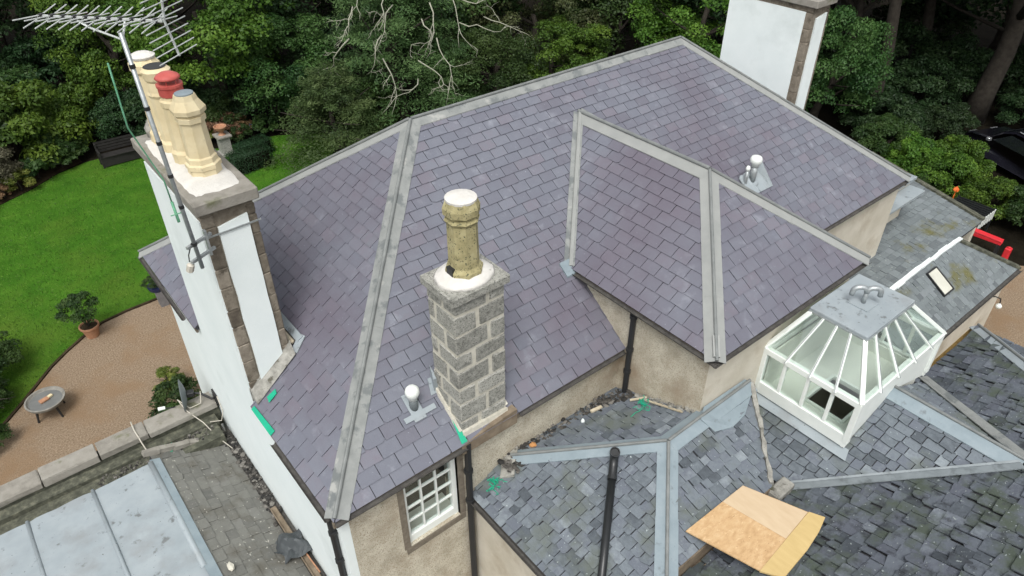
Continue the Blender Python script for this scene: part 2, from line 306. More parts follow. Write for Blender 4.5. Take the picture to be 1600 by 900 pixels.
    def build(s, name, m, parent=None, smooth=False, **kw):
        me = bpy.data.meshes.new(name); me.from_pydata(s.v, [], s.f); me.materials.append(m if not isinstance(m, str) else M[m])
        a = me.attributes.new('rnd', 'FLOAT_VECTOR', 'POINT'); a.data.foreach_set('vector', np.array(s.r, dtype=np.float32).ravel())
        if smooth: me.polygons.foreach_set('use_smooth', [True]*len(me.polygons))
        me.update()
        o = bpy.data.objects.new(name, me); COL.objects.link(o)
        setp(o, parent)
        for k, v in kw.items(): o[k] = v
        return o

def setp(o, parent):
    if parent is None: return
    o.parent = parent
    o.matrix_parent_inverse = PW.get(parent.name, Matrix.Identity(4))
PW = {}
def thing(name, label, cat, loc=(0, 0, 0), group=None, kind=None):
    o = bpy.data.objects.new(name, None); COL.objects.link(o); o.location = loc; o.empty_display_size = .2
    o['label'] = label; o['category'] = cat
    if group: o['group'] = group
    if kind: o['kind'] = kind
    PW[o.name] = Matrix.Translation(-V(loc))
    return o
def tag(o, label, cat, group=None, kind=None):
    o['label'] = label; o['category'] = cat
    if group: o['group'] = group
    if kind: o['kind'] = kind
    return o
def one(name, mb, m, label, cat, group=None, kind=None, smooth=False):
    """a thing that is one mesh, its origin put at the base of its own geometry"""
    v = np.array(mb.v); c = V(((v[:, 0].min()+v[:, 0].max())/2, (v[:, 1].min()+v[:, 1].max())/2, v[:, 2].min()))
    mb.v = [tuple(V(p)-c) for p in mb.v]
    o = mb.build(name, m, None, smooth); o.location = c
    return tag(o, label, cat, group, kind)

# ------------------------------------------------------------------ roof slate generator
def clip(poly, nrm, d):
    out = []
    for i in range(len(poly)):
        a, b = poly[i], poly[(i+1) % len(poly)]
        da = a[0]*nrm[0]+a[1]*nrm[1]-d; db = b[0]*nrm[0]+b[1]*nrm[1]-d
        if da >= 0: out.append(a)
        if (da >= 0) != (db >= 0):
            t = da/(da-db); out.append((a[0]+(b[0]-a[0])*t, a[1]+(b[1]-a[1])*t))
    return out
def clip_poly(sub, conv):
    n = len(conv)
    ar = sum(conv[i][0]*conv[(i+1) % n][1]-conv[(i+1) % n][0]*conv[i][1] for i in range(n))
    if ar < 0: conv = conv[::-1]
    for i in range(n):
        a, b = conv[i], conv[(i+1) % n]; nr = (-(b[1]-a[1]), b[0]-a[0])
        sub = clip(sub, nr, nr[0]*a[0]+nr[1]*a[1])
        if len(sub) < 3: return []
    return sub
def area2(p): return abs(sum(p[i][0]*p[(i+1) % len(p)][1]-p[(i+1) % len(p)][0]*p[i][1] for i in range(len(p))))/2
def frame(poly):
    p = [V(q) for q in poly]; n = V((0, 0, 0))
    for i in range(1, len(p)-1): n += (p[i]-p[0]).cross(p[i+1]-p[0])
    n.normalize()
    if n.z < 0: n = -n
    u = V((0, 0, 1)).cross(n)
    u.normalize(); v = n.cross(u)
    return p[0], u, v, n
def cut_rect(poly, x0, y0, x1, y1):
    """convex 3D roof polygon minus an axis-aligned plan rectangle -> convex pieces"""
    o, u, v, n = frame(poly)
    lift = lambda q: V((q[0], q[1], o.z-(n.x*(q[0]-o.x)+n.y*(q[1]-o.y))/n.z))
    P = [(V(q).x, V(q).y) for q in poly]; out = []
    for A in (clip(P, (0, -1), -y0), clip(P, (0, 1), y1)):
        if len(A) > 2: out.append([lift(q) for q in A])
    mid = clip(clip(P, (0, 1), y0), (0, -1), -y1)
    if len(mid) > 2:
        for A in (clip(mid, (-1, 0), -x0), clip(mid, (1, 0), x1)):
            if len(A) > 2: out.append([lift(q) for q in A])
    return out
def screen_area(c, n, a):
    d = c-CAM; return a*abs(d.normalized().dot(n))/d.length_squared
def gen_slates(polys, wid, exp0, exp1, seed, thick=.011, gap=.0055, wj=.0, rag=.0, lift=.004, base=.012, tl=1.):
    """polys: convex pieces of ONE plane. returns [(verts, faces, rnd, screen size)]"""
    rng = random.Random(seed); o, u, v, n = frame(polys[0])
    P2 = [[((q-o).dot(u), (q-o).dot(v)) for q in map(V, pl)] for pl in polys]
    vmin = min(q[1] for p in P2 for q in p); vmax = max(q[1] for p in P2 for q in p)
    umin = min(q[0] for p in P2 for q in p); umax = max(q[0] for p in P2 for q in p)
    out = []; vv = vmin-.02; row = 0
    while vv < vmax:
        t = (vv-vmin)/(vmax-vmin); ex = exp0+(exp1-exp0)*t; ex *= rng.uniform(.97, 1.03)
        x = umin-wid*(1.+.5*(row % 2))+rng.uniform(-.03, .03)
        tone = rng.random()
        while x < umax:
            w = wid*rng.uniform(1-wj, 1+wj) if wj else wid*rng.uniform(.97, 1.03)
            dv = rng.uniform(-rag, rag); sk = rng.uniform(-rag, rag)*.7
            a, b = x+gap, x+w-gap
            R = [(a, vv+dv-sk), (b, vv+dv+sk), (b, vv+ex*1.22), (a, vv+ex*1.22)]
            if rag and rng.random() < (.5 if rag > .006 else .12):
                cw = w*rng.uniform(.06, .25); ch = ex*rng.uniform(.05, .22)
                R = ([(a, vv+dv-sk+ch), (a+cw, vv+dv-sk)] if rng.random() < .5 else [(a, vv+dv-sk)]) + ([(b-cw, vv+dv+sk), (b, vv+dv+sk+ch)] if rng.random() < .5 else [(b, vv+dv+sk)]) + R[2:]
            lf = rng.uniform(0, lift); rr = (min(1, max(0, rng.gauss(.5, .25))), rng.random(), rng.random())
            tilt = rng.uniform(-lift, lift)*.5*tl
            for p2 in P2:
                Q = clip_poly(R, p2)
                if len(Q) < 3 or area2(Q) < .0012: continue
                top = []; bot = []
                for q in Q:
                    h = base+thick+lf-(q[1]-vv)/ex*(thick+.004)+tilt*((q[0]-a)/w*2-1)
                    w3 = o+u*q[0]+v*q[1]; top.append(w3+n*h); bot.append(w3+n*(h-thick))
                m = len(Q)
                cc = sum(top, V())/m
                out.append((bot+top, [tuple(range(m, 2*m))]+[(i, (i+1) % m, m+(i+1) % m, m+i) for i in range(m)], rr, screen_area(cc, n, area2(Q)), cc, n))
            x += w
        vv += ex; row += 1
    return out
def visible(c):
    d = c-CAM; z = d.dot(fw)
    if z <= 0: return False
    X = d.dot(rt2)/z*1123.14; Y = d.dot(up2)/z*1123.14
    return abs(X) < 800 and abs(Y) < 450
def lay_slates(groups, name='slate', limit=300):
    """groups: [(slates, parent part, material)]; the biggest in view become objects, the rest one stuff part each"""
    allS = [(s[3] if visible(s[4]) and (CAM-s[4]).dot(s[5]) > 0 else 0, gi, si) for gi, g in enumerate(groups) for si, s in enumerate(g[0])]
    allS.sort(reverse=True); big = {(a[1], a[2]) for a in allS[:limit] if a[0] > 0}
    for gi, (sl_, par, m) in enumerate(groups):
        rest = MB()
        for si, s in enumerate(sl_):
            if (gi, si) in big:
                b = MB(); b.add(s[0], s[1], s[2]); b.build(name, m, par)
            else: rest.add(s[0], s[1], s[2])
        if rest.v: rest.build(name+'_field', m, par, kind='stuff')
def deck(polys, parent, name='roof_slope', m='deck', th=.06):
    b = MB()
    for p in polys:
        o, u, v, n = frame(p); q = [V(x) for x in p]
        nn = V((0, 0, 0))
        for i in range(1, len(q)-1): nn += (q[i]-q[0]).cross(q[i+1]-q[0])
        if nn.z < 0: q = q[::-1]
        b.prism([x-n*th for x in q], n*(th-.002))
    return b.build(name, m, parent)

def lead_strip(p0, p1, na, nb, wa, wb, seg, parent, m='lead', roll=.024, valley=False, lift=.03, seed=0, name='lead_sheet', rollmat='lead_roll', rname='lead_roll'):
    """lead dressed over a hip or ridge (or laid in a valley) as a row of sheets, with a roll on top"""
    rng = random.Random(seed); p0 = V(p0); p1 = V(p1); d = p1-p0; L = d.length; d /= L
    na = V(na).normalized(); nb = V(nb).normalized()
    def side(n, other):
        w = d.cross(n); w.normalize()
        if (w.dot(V((0, 0, 1))) > 0) != valley: w = -w
        return w
    A = side(na, nb); B = side(nb, na); upv = (na+nb).normalized()
    k = max(1, round(L/seg)); t = 0
    for i in range(k):
        t1 = L*(i+1)/k+(.06 if i < k-1 else 0)
        b = MB(); lf = lift+.003*(i % 2)+rng.uniform(0, .002)
        prof = [A*wa*rng.uniform(.96, 1.04)+na*lf, A*.05+na*(lf+.004), upv*(lf+(.012 if not valley else -.0)), B*.05+nb*(lf+.004), B*wb*rng.uniform(.96, 1.04)+nb*lf]
        th = .005; q0 = p0+d*t; q1 = p0+d*t1; P = []
        for q in (q0, q1):
            P += [q+x for x in prof]+[q+x-upv*th*3 for x in prof]
        F = []
        for j in range(4):
            F += [(j, j+1, 10+j+1, 10+j), (5+j+1, 5+j, 15+j, 15+j+1), (j+1, j, 5+j, 5+j+1), (10+j, 10+j+1, 15+j+1, 15+j)]
        F += [(0, 10, 15, 5), (4, 9, 19, 14)]
        b.add(P, F, (rng.random(), rng.random(), rng.random())); b.build(name, m, parent)
        t = L*(i+1)/k
    if roll:
        b = MB(); b.tube([p0+upv*(lift+.012+roll*.55), (p0+p1)/2+upv*(lift+.012+roll*.55), p1+upv*(lift+.012+roll*.55)], roll, 10); b.build(rname, rollmat, parent, smooth=False)

def wall_holes(axis, c, thick, u0, u1, z0, z1, holes, mb):
    """wall slab in plane axis=c with rectangular holes [(u0,u1,z0,z1)]"""
    us = sorted({u0, u1, *[h[0] for h in holes], *[h[1] for h in holes]}); zs = sorted({z0, z1, *[h[2] for h in holes], *[h[3] for h in holes]})
    for i in range(len(us)-1):
        for j in range(len(zs)-1):
            a, b, e, f_ = us[i], us[i+1], zs[j], zs[j+1]
            if any(h[0] <= a+1e-6 and b <= h[1]+1e-6 and h[2] <= e+1e-6 and f_ <= h[3]+1e-6 for h in holes): continue
            if axis == 'y': mb.box((a, c, e), (b, c+thick, f_))
            else: mb.box((c, a, e), (c+thick, b, f_))

# ================================================================== THE SETTING
def ring_sheet(pts, z, name, m):
    b = MB(); b.add([(x, y, z) for x, y in pts], [tuple(range(len(pts)))]); o = b.build(name, m); o['kind'] = 'structure'; return o
g = ring_sheet([(-900, -900), (900, -900), (900, 900), (-900, 900)], GZ-.012, 'ground', 'soil')
lawn_pts = [(-14, -2), (-14, 20), (-7, 22.1), (-3.4, 22.6), (-1.7, 23.2), (-.6, 23.75), (.4, 24.5), (1.5, 24.9), (3.5, 24.9), (4.6, 23.6), (6, 22.8), (8.3, 22.5), (10.5, 21.2), (13, 20), (14, 12), (14, -2)]
ring_sheet(lawn_pts, GZ-.004, 'lawn', 'grass')
gp = [(6, 13.5), (2.2, 14.1), (.69, 13.98), (-.05, 13.95), (-.74, 13.83), (-1.3, 13.5), (-1.8, 13.13), (-2.26, 12.72), (-2.66, 12.26), (-3.1, 11.75), (-3.53, 11.29), (-4.6, 10.2), (-6.5, 8), (-6.8, 2), (-6.8, -3), (6, -3)]
ring_sheet(gp[::-1], GZ+.004, 'gravel_path', 'gravel')
ring_sheet([(14.3, -9), (23.0, -9), (22.3, -1.5), (20.8, 0.2), (14.3, 0.2)], GZ+.004, 'gravel_yard', 'gravel')
b = MB()      # the cut turf edge along the gravel
rng = random.Random(4)
for i in range(1, 11):
    p, q = V((*gp[i], GZ)), V((*gp[i+1], GZ))
    b.beam(p+V((0, 0, .02)), q+V((0, 0, .02)), .07, .06)
o = b.build('turf_edge', 'earth'); o['kind'] = 'structure'
ring_sheet([(-14, 20.05), (-7, 22.15), (-3.4, 22.65), (-1.7, 23.25), (-.6, 23.8), (.4, 24.55), (1.4, 25.0), (1, 29), (-14, 29)][::-1], GZ+.003, 'flower_bed', 'earth')
# flagged court below the window
ring_sheet([(.1, .1), (.1, -3.6), (2.1, -3.6), (2.1, .1)], GZ+.008, 'yard_paving', 'coping')

# grass tufts: fringe of blades over the lawn that breaks the sheet's smoothness
def grass_stuff():
    rs = np.random.RandomState(5); n = 60000
    x = rs.uniform(-9, 12, n); y = rs.uniform(9, 24.5, n)
    import itertools
    poly = lawn_pts; ins = np.zeros(n, bool)
    def inside(poly):
        r = np.zeros(n, bool)
        for i in range(len(poly)):
            (ax, ay), (bx, by) = poly[i], poly[(i+1) % len(poly)]
            c = ((ay > y) != (by > y)) & (x < (bx-ax)*(y-ay)/((by-ay) or 1e-9)+ax); r ^= c
        return r
    keep = inside(poly) & ~inside(gp); x = x[keep]; y = y[keep]; n = len(x)
    h = rs.uniform(.02, .055, n); a = rs.uniform(0, 6.28, n); w = .012
    P = np.zeros((n, 3, 3), np.float32)
    P[:, 0] = np.stack([x-w*np.cos(a), y-w*np.sin(a), np.full(n, GZ-.004)], 1); P[:, 1] = np.stack([x+w*np.cos(a), y+w*np.sin(a), np.full(n, GZ-.004)], 1)
    P[:, 2] = np.stack([x+rs.uniform(-.03, .03, n), y+rs.uniform(-.03, .03, n), GZ+h], 1)
    R = np.repeat(rs.uniform(0, 1, (n, 1, 3)), 3, 1)
    return np_mesh('grass', P, R, 3)
def np_mesh(name, P, R, k):
    n = len(P); me = bpy.data.meshes.new(name)
    me.vertices.add(n*k); me.vertices.foreach_set('co', P.astype(np.float32).ravel())
    me.loops.add(n*k); me.loops.foreach_set('vertex_index', np.arange(n*k, dtype=np.int32))
    me.polygons.add(n); me.polygons.foreach_set('loop_start', np.arange(0, n*k, k, dtype=np.int32)); me.polygons.foreach_set('loop_total', np.full(n, k, np.int32))
    a = me.attributes.new('rnd', 'FLOAT_VECTOR', 'POINT'); a.data.foreach_set('vector', R.astype(np.float32).ravel())
    me.update(calc_edges=True); return me
me = grass_stuff(); me.materials.append(LF['bright'])
o = bpy.data.objects.new('grass', me); COL.objects.link(o); tag(o, 'short green mown grass blades covering the lawn', 'grass', kind='stuff')

# ================================================================== MAIN HOUSE
Wd, Dp, HR = 14.0, 7.627, 2.8435
A = V((3.82, Dp/2, HR)); B = V((Wd-3.72, Dp/2, HR))
C_, D_, G_, H_ = V((0, 0, 0)), V((Wd, 0, 0)), V((0, Dp, 0)), V((Wd, Dp, 0))
s1 = HR/(Dp/2)
nF1 = V((0, -s1, 1)).normalized(); nF2 = V((-HR/3.82, 0, 1)).normalized(); nF3 = V((0, s1, 1)).normalized(); nF4 = V((HR/3.72, 0, 1)).normalized()
WX0, WX1, WY0, WY1 = .1, 13.92, .1, 6.9        # wall faces

house = thing('house', 'large slate roofed house with white gable wall and cream rendered walls', 'house', (7, 3.5, GZ))
F1 = [C_, D_, B, A]; F2 = [G_, C_, A]; F3 = [H_, G_, A, B]; F4 = [D_, H_, B]
r1 = deck([F1], house); F2c = cut_rect(F2, -1, 2.5, .09, 4.76); r2 = deck(F2c, house); r3 = deck([F3], house); r4 = deck([F4], house)
# wing
P_ = V((6.887, 3.167, 2.361)); Q_ = V((6.887, .29, 2.361)); VB = V((4.955, 1.237, .923)); WC = V((4.955, -1.645, .923)); WR = V((8.82, -1.645, .923)); VR = V((8.82, 1.237, .923))
nW1 = V((-.744, 0, 1)).normalized(); nW2 = V((0, -.743, 1)).normalized(); nW3 = V((.744, 0, 1)).normalized()
W1 = [VB, WC, Q_, P_]; W2 = [WC, WR, Q_]; W3 = [WR, VR, P_, Q_]
r5 = deck([W1], house); r6 = deck([W2], house); r7 = deck([W3], house)
sg = [(gen_slates([F1], .285, .2, .165, 11, rag=.004), r1, 'slate'), (gen_slates(F2c, .285, .2, .165, 12, rag=.004), r2, 'slate'), (gen_slates([F4], .285, .2, .165, 13, rag=.004), r4, 'slate'), (gen_slates([F3], .285, .2, .165, 17, rag=.004), r3, 'slate'),
      (gen_slates([W1], .285, .2, .175, 14, rag=.004), r5, 'slate'), (gen_slates([W2], .285, .2, .175, 15, rag=.004), r6, 'slate'), (gen_slates([W3], .285, .2, .175, 16, rag=.004), r7, 'slate')]
lay_slates(sg)
# lead on hips, ridges and valleys
lead_strip(A, C_+V((.03, .03, .02)), nF1, nF2, .155, .155, .85, house, seed=1, roll=.028)
lead_strip(A, G_, nF2, nF3, .12, .12, 1.3, house, 'lead_clean', seed=2)
lead_strip(A, B, nF1, nF3, .13, .13, 1.1, house, seed=3)
lead_strip(B, D_, nF1, nF4, .13, .13, 1.3, house, 'lead_clean', seed=4)
lead_strip(B, H_, nF3, nF4, .17, .17, 1.3, house, 'lead_clean', seed=5)
lead_strip(P_+V((0, .02, 0)), Q_, nW1, nW3, .16, .16, 1.4, house, 'lead_clean', seed=6, roll=.03)
lead_strip(Q_, WC, nW1, nW2, .145, .145, .95, house, 'lead_clean', seed=7)
lead_strip(Q_, WR, nW2, nW3, .13, .13, 1.3, house, 'lead_clean', seed=8)
lead_strip(VB, P_, nW1, nF1, .1, .12, 1.2, house, 'lead', roll=.0, valley=True, lift=.03, seed=9)
lead_strip(VR, P_, nW3, nF1, .1, .12, 1.2, house, 'lead', roll=.0, valley=True, lift=.03, seed=10)
b = MB(); b.tube([VB+nF1*.05, (VB+P_)/2+nF1*.05, P_+nF1*.045], .04, 8); b.build('valley_roll', 'lead_clean', house)
b = MB(); b.obox(VB+V((-.05, -.03, .02)), V((.11, 0, 0)), V((0, .1, .075)), V((0, 0, .02))); b.build('valley_spout', 'lead_blue', house)
b = MB(); b.beam(WC+V((.02, .02, .06)), WC+V((.22, .22, .2)), .09, .05); b.build('hip_end_cap', 'lead_clean', house)
# fascia and gutters
b = MB(); b.beam((-.02, 0.03, -.075), (14.0, .03, -.075), .04, .09); b.build('fascia', 'fascia', house)
for ya, yb in ((0, 2.3), (4.8, Dp)):
    b = MB(); b.beam((.03, ya, -.075), (.03, yb, -.075), .04, .09); b.build('fascia', 'fascia', house)
b = MB(); b.beam((.02, Dp-.02, -.1), (13.98, Dp-.02, -.1), .05, .14); b.build('fascia', 'woodpale', house)
b = MB(); b.beam((13.98, 0, -.1), (13.98, Dp, -.1), .05, .14); b.build('fascia', 'fascia', house)
b = MB(); b.box((.05, WY1, -.17), (13.95, Dp-.04, -.13)); b.build('soffit', 'woodpale', house)
def half_gutter(p, q, r, name, m, par):
    b = MB(); p = V(p); q = V(q); d = (q-p).normalized(); sx = d.cross(V((0, 0, 1)))
    prof = [sx*math.cos(t)*r+V((0, 0, 1))*(-math.sin(t)*r) for t in np.linspace(0, math.pi, 8)]
    inn = [x*.86 for x in prof]; P = []
    for e in (p, q): P += [e+x for x in prof]+[e+x for x in inn]
    F = []
    for j in range(7):
        F += [(j, j+1, 16+j+1, 16+j), (8+j+1, 8+j, 24+j, 24+j+1), (j, 8+j, 8+j+1, j+1), (16+j, 16+j+1, 24+j+1, 24+j)]
    F += [(0, 16, 24, 8), (7, 15, 31, 23)]
    b.add(P, F); return b.build(name, m, par)
half_gutter((2.9, -.03, -.02), (5.04, -.03, -.03), .038, 'gutter', 'gutter', house)
half_gutter((0, -.03, -.02), (1.96, -.03, -.035), .038, 'gutter', 'gutter', house)
half_gutter((8.9, -.03, -.02), (13.98, -.03, -.03), .038, 'gutter', 'gutter', house)
half_gutter((4.93, 1.2, .895), (4.93, -1.67, .89), .038, 'gutter', 'gutter', house)
half_gutter((4.9, -1.67, .895), (8.86, -1.67, .89), .038, 'gutter', 'gutter', house)
half_gutter((-.045, .12, -.04), (-.045, 1.7, -.03), .038, 'gutter', 'gutter', house)
half_gutter((-.05, 5.2, -.04), (-.05, Dp, -.03), .038, 'gutter', 'gutter', house)
b = MB(); b.beam((4.99, 1.1, .865), (4.99, -1.6, .865), .04, .08); b.build('fascia', 'fascia', house)
b = MB(); b.beam((4.98, -1.6, .865), (8.8, -1.6, .865), .04, .08); b.build('fascia', 'fascia', house)
b = MB(); b.beam((8.79, 1.1, .865), (8.79, -1.6, .865), .04, .08); b.build('fascia', 'fascia', house)
# walls
WIN = (1.0, 1.86, -1.53, -.22)
b = MB(); wall_holes('y', WY0, .35, WX0+.27, WX1-.31, GZ, -.03, [WIN], b); b.build('front_wall', 'cream', house, label='cream harled wall with stained patches')
b = MB(); b.box((WX0-.02, WY0+.1, GZ), (WX0+.265, WY1, -.03)); b.build('gable_wall', 'white', house, label='bright white painted gable wall')
b = MB(); b.box((WX0-.022, WY0-.003, GZ), (WX0+.1, WY0+.1, -.05)); b.build('corner_strip', 'white', house)
b = MB(); b.box((WX0+.1, WY0-.0012, GZ), (WX0+.27, WY0+.098, -.05)); b.build('front_wall', 'cream', house)
b = MB(); b.box((WX1-.31, WY0+.004, GZ), (WX1, WY1, -.03)); b.build('end_wall', 'cream_smooth', house)
b = MB(); b.box((WX0+.3, WY1-.3, GZ), (WX1-.31, WY1, -.03)); b.build('back_wall', 'white', house)
b = MB(); b.box((8.9, .088, -2.8), (13.9, .0995, -.05)); b.build('render_coat', 'cream_smooth', house)
b = MB(); b.box((5.05, -1.5, GZ), (5.35, 1.0, .86)); b.build('wing_wall', 'cream', house, label='brown speckled harled wall of the projecting wing')
b = MB(); b.box((5.052, -1.503, GZ), (8.72, -1.2, .862)); b.build('wing_wall', 'cream_smooth', house)
b = MB(); b.box((8.42, -1.48, GZ), (8.722, 1.0, .858)); b.build('wing_wall', 'cream', house)
b = MB(); b.prism([(5.06, 1.0, -.1), (5.06, 0.0, -.1), (5.06, 0, .87), (5.06, 1.16, .87)], (.25, 0, 0)); b.build('wing_cheek', 'cream', house)
# window
w = MB(); x0, x1, z0, z1 = WIN
w.box((x0-.07, WY0-.012, z0-.13), (x1+.09, WY0+.2, z0-.01)); 
win = w.build('window', 'stone_brown', house)
b = MB(); b.box((x0-.1, WY0-.006, z0-.01), (x0, WY0+.12, z1+.1)); b.build('jamb', 'stone_brown', win)
b = MB(); b.box((x1, WY0-.006, z0-.01), (x1+.1, WY0+.12, z1+.1)); b.build('jamb', 'stone_brown', win)
b = MB(); b.box((x0, WY0-.005, z1), (x1, WY0+.3, z1+.1)); b.build('lintel', 'stone_brown', win)
FY = WY0+.05
b = MB(); b.box((x0, FY, z0), (x0+.055, FY+.09, z1)); b.build('frame', 'white_wood', win)
b = MB(); b.box((x1-.075, FY, z0), (x1, FY+.09, z1)); b.build('frame', 'white_wood', win)
b = MB(); b.box((x0+.05, FY+.001, z0), (x1-.07, FY+.088, z0+.15), bev=.006); b.build('bottom_rail', 'white_wood', win)
b = MB(); b.box((x0+.05, FY+.001, z1-.05), (x1-.07, FY+.088, z1)); b.build('frame', 'white_wood', win)
px = [x0+.055+(x1-x0-.13)*k/3 for k in range(4)]; pz = [z0+.15+(z1-z0-.2)*k/4 for k in range(5)]
for k in (1, 2):
    b = MB(); b.box((px[k]-.014, FY+.02, z0+.15), (px[k]+.014, FY+.06, z1-.05)); b.build('glazing_bar', 'white_wood', win)
for k in range(1, 4):
    b = MB(); b.box((x0+.055, FY+.022, pz[k]-.013), (x1-.075, FY+.058, pz[k]+.013)); b.build('glazing_bar', 'white_wood', win)
for i in range(3):
    for j in range(4):
        b = MB(); b.box((px[i]+.01, FY+.038, pz[j]+.01), (px[i+1]-.01, FY+.042, pz[j+1]-.01)); b.build('pane', 'glass', win)
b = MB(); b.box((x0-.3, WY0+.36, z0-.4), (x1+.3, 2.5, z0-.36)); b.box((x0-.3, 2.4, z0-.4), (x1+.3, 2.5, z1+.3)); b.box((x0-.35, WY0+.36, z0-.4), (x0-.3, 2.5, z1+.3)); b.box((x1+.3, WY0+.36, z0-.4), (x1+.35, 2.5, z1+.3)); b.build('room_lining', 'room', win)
b = MB(); b.box((x0+.005, FY+.09, z0+.0), (x1-.005, FY+.42, z0+.04)); b.build('window_board', 'plaster', win)
# downpipes
def pipe(pts, r, parent, m='iron', name='downpipe', collars=()):
    b = MB(); b.tube(pts, r, 10); p = b.build(name, m, parent, smooth=False)
    for c in collars:
        cb = MB(); cb.lathe([(r*1.35, -.03), (r*1.35, .03)], c, 10); cb.build('pipe_collar', m, p)
pipe([(5.0, -.13, .86), (5.0, -.13, -.95)], .045, house, collars=[(5.0, -.13, .75), (5.0, -.13, .1), (5.0, -.13, -.35)])
pipe([(2.0, .02, -.02), (2.0, .03, -1.0), (2.0, .03, -4)], .05, house, collars=[(2.0, .03, -.6), (2.0, .03, -1.25)])
pipe([(.03, .3, -.05), (.03, .27, -.25), (.03, .26, -4.2)], .045, house, collars=[(.03, .26, -1.1), (.03, .26, -.5)])
# green underlay showing where slates are still to be dressed
def on1(x, y, h=0.): return V((x, y, s1*y))+nF1*h
def on2(x, y, h=0.): return V((x, y, x*HR/3.82))+nF2*h
b = MB(); b.prism([on2(.0, 1.78, .034), on2(.07, 1.78, .034), on2(.05, 2.42, .034), on2(.0, 2.42, .034)], V((-.006, 0, .006))); b.build('underlay', 'green', house)
b = MB(); b.prism([on2(.21, 2.22, .037), on2(.34, 2.22, .037), on2(.36, 2.3, .037), on2(.23, 2.33, .037)], V((-.004, 0, .005))); b.build('underlay', 'green', house)
b = MB(); b.prism([on1(1.9, .02, .03), on1(1.99, .02, .035), on1(1.99, .34, .035), on1(1.95, .3, .03)], V((0, -.004, .006))); b.build('underlay', 'green', house)

# ---- chimney on the front slope: granite blocks
sc = MB(); sc.box((1.993, .123, -.2), (2.737, .687, 2.28)); stack = sc.build('granite_chimney', 'mortar', house, label='square granite block chimney with pale mortar joints')
rng = random.Random(21); zc = .02; k = 0
X0, X1, Y0, Y1 = 1.985, 2.745, .115, .695
while zc < 2.2:
    hgt = rng.uniform(.26, .33); zt = min(zc+hgt, 2.27); g_ = .031; pr = lambda: rng.uniform(0, .006)
    sx = rng.uniform(.42, .52) if k % 2 else rng.uniform(.22, .32); sy = rng.uniform(.34, .42) if k % 2 == 0 else rng.uniform(.2, .26)
    parts = [((X0-pr(), Y0-pr()), (X0+sx, Y0+sy)), ((X0+sx+g_*1.5, Y0-pr()), (X1+pr(), Y0+(Y1-Y0)*.55)), ((X0-pr(), Y0+sy+g_*1.5), (X0+.4, Y1+pr())), ((X0+.4+g_, Y0+(Y1-Y0)*.55+g_), (X1+pr(), Y1+pr()))]
    for (a, c) in parts:
        b = MB(); r = (rng.random(), rng.random(), rng.random()); b.box((a[0], a[1], zc+g_*.6), (c[0], c[1], zt-g_*.6), r, bev=.016)
        b.v = [(x+rng.uniform(-.005, .005), y+rng.uniform(-.005, .005), z+rng.uniform(-.018, .018)) for x, y, z in b.v]
        b.build('stone', 'stone', stack)
    zc = zt; k += 1
b = MB(); b.box((1.93, .06, 2.275), (2.8, .75, 2.4), bev=.012); b.build('cap_stone', 'stone', stack)
b = MB(); b.lathe([(.40, 0), (.36, .04), (.27, .085), (.2, .11)], (2.365, .41, 2.395), 24); b.v = [(x+rng.uniform(-.012, .012), y+rng.uniform(-.012, .012)*.8-(y-.41)*.14, z+rng.uniform(-.004, .004)) for x, y, z in b.v]; b.build('haunching', 'haunch', stack, smooth=True)
b = MB(); b.lathe([(.235, 2.47), (.235, 2.53), (.195, 2.58), (.19, 2.62), (.185, 3.15), (.195, 3.17), (.215, 3.2), (.195, 3.23), (.195, 3.25), (.222, 3.28), (.225, 3.36), (.2, 3.42), (.19, 3.45)], (2.365, .41, 0), 8, rot=.5); pot = b.build('chimney_pot', 'pot_buff', house, label='tall lichen stained octagonal pot with white capped top')
b = MB(); b.lathe([(.185, 3.44), (.188, 3.47), (.12, 3.485), (.02, 3.49)], (2.365, .41, 0), 20); b.build('pot_cap', 'haunch', pot)
b = MB(); b.obox((2.17, .4, 2.52), V((.03, 0, 0)), V((0, .06, 0)), V((0, 0, .07))); b.build('pot_patch', 'iron', pot)
b = MB()   # mortar fillet round the base of the chimney
for (p, q) in (((1.985, .13, .13), (1.985, .69, .55)), ((1.98, .1, .1), (2.75, .1, .1)), ((2.75, .13, .13), (2.75, .69, .55))): b.beam(p, q, .07, .07)
b.v = [(x+rng.uniform(-.015, .015), y+rng.uniform(-.01, .01), z+rng.uniform(-.015, .015)) for x, y, z in b.v]; b.build('fillet', 'mortar', stack)
b = MB(); b.prism([on1(1.86, .64, .03), on1(2.0, .64, .03), on1(2.0, .82, .03), on1(1.93, .82, .03)], nF1*.006); b.prism([on1(1.93, .66, .03), on1(1.99, .66, .03), on1(1.985, .82, .03)], V((0, 0, .22))); b.build('lead_soaker', 'lead_pale', house)
b = MB(); b.prism([(1.9, -.01, -.17), (2.85, -.01, -.17), (2.85, -.01, .1), (1.9, -.01, .02)], (0, .12, 0)); b.build('chimney_ledge', 'wood', stack)

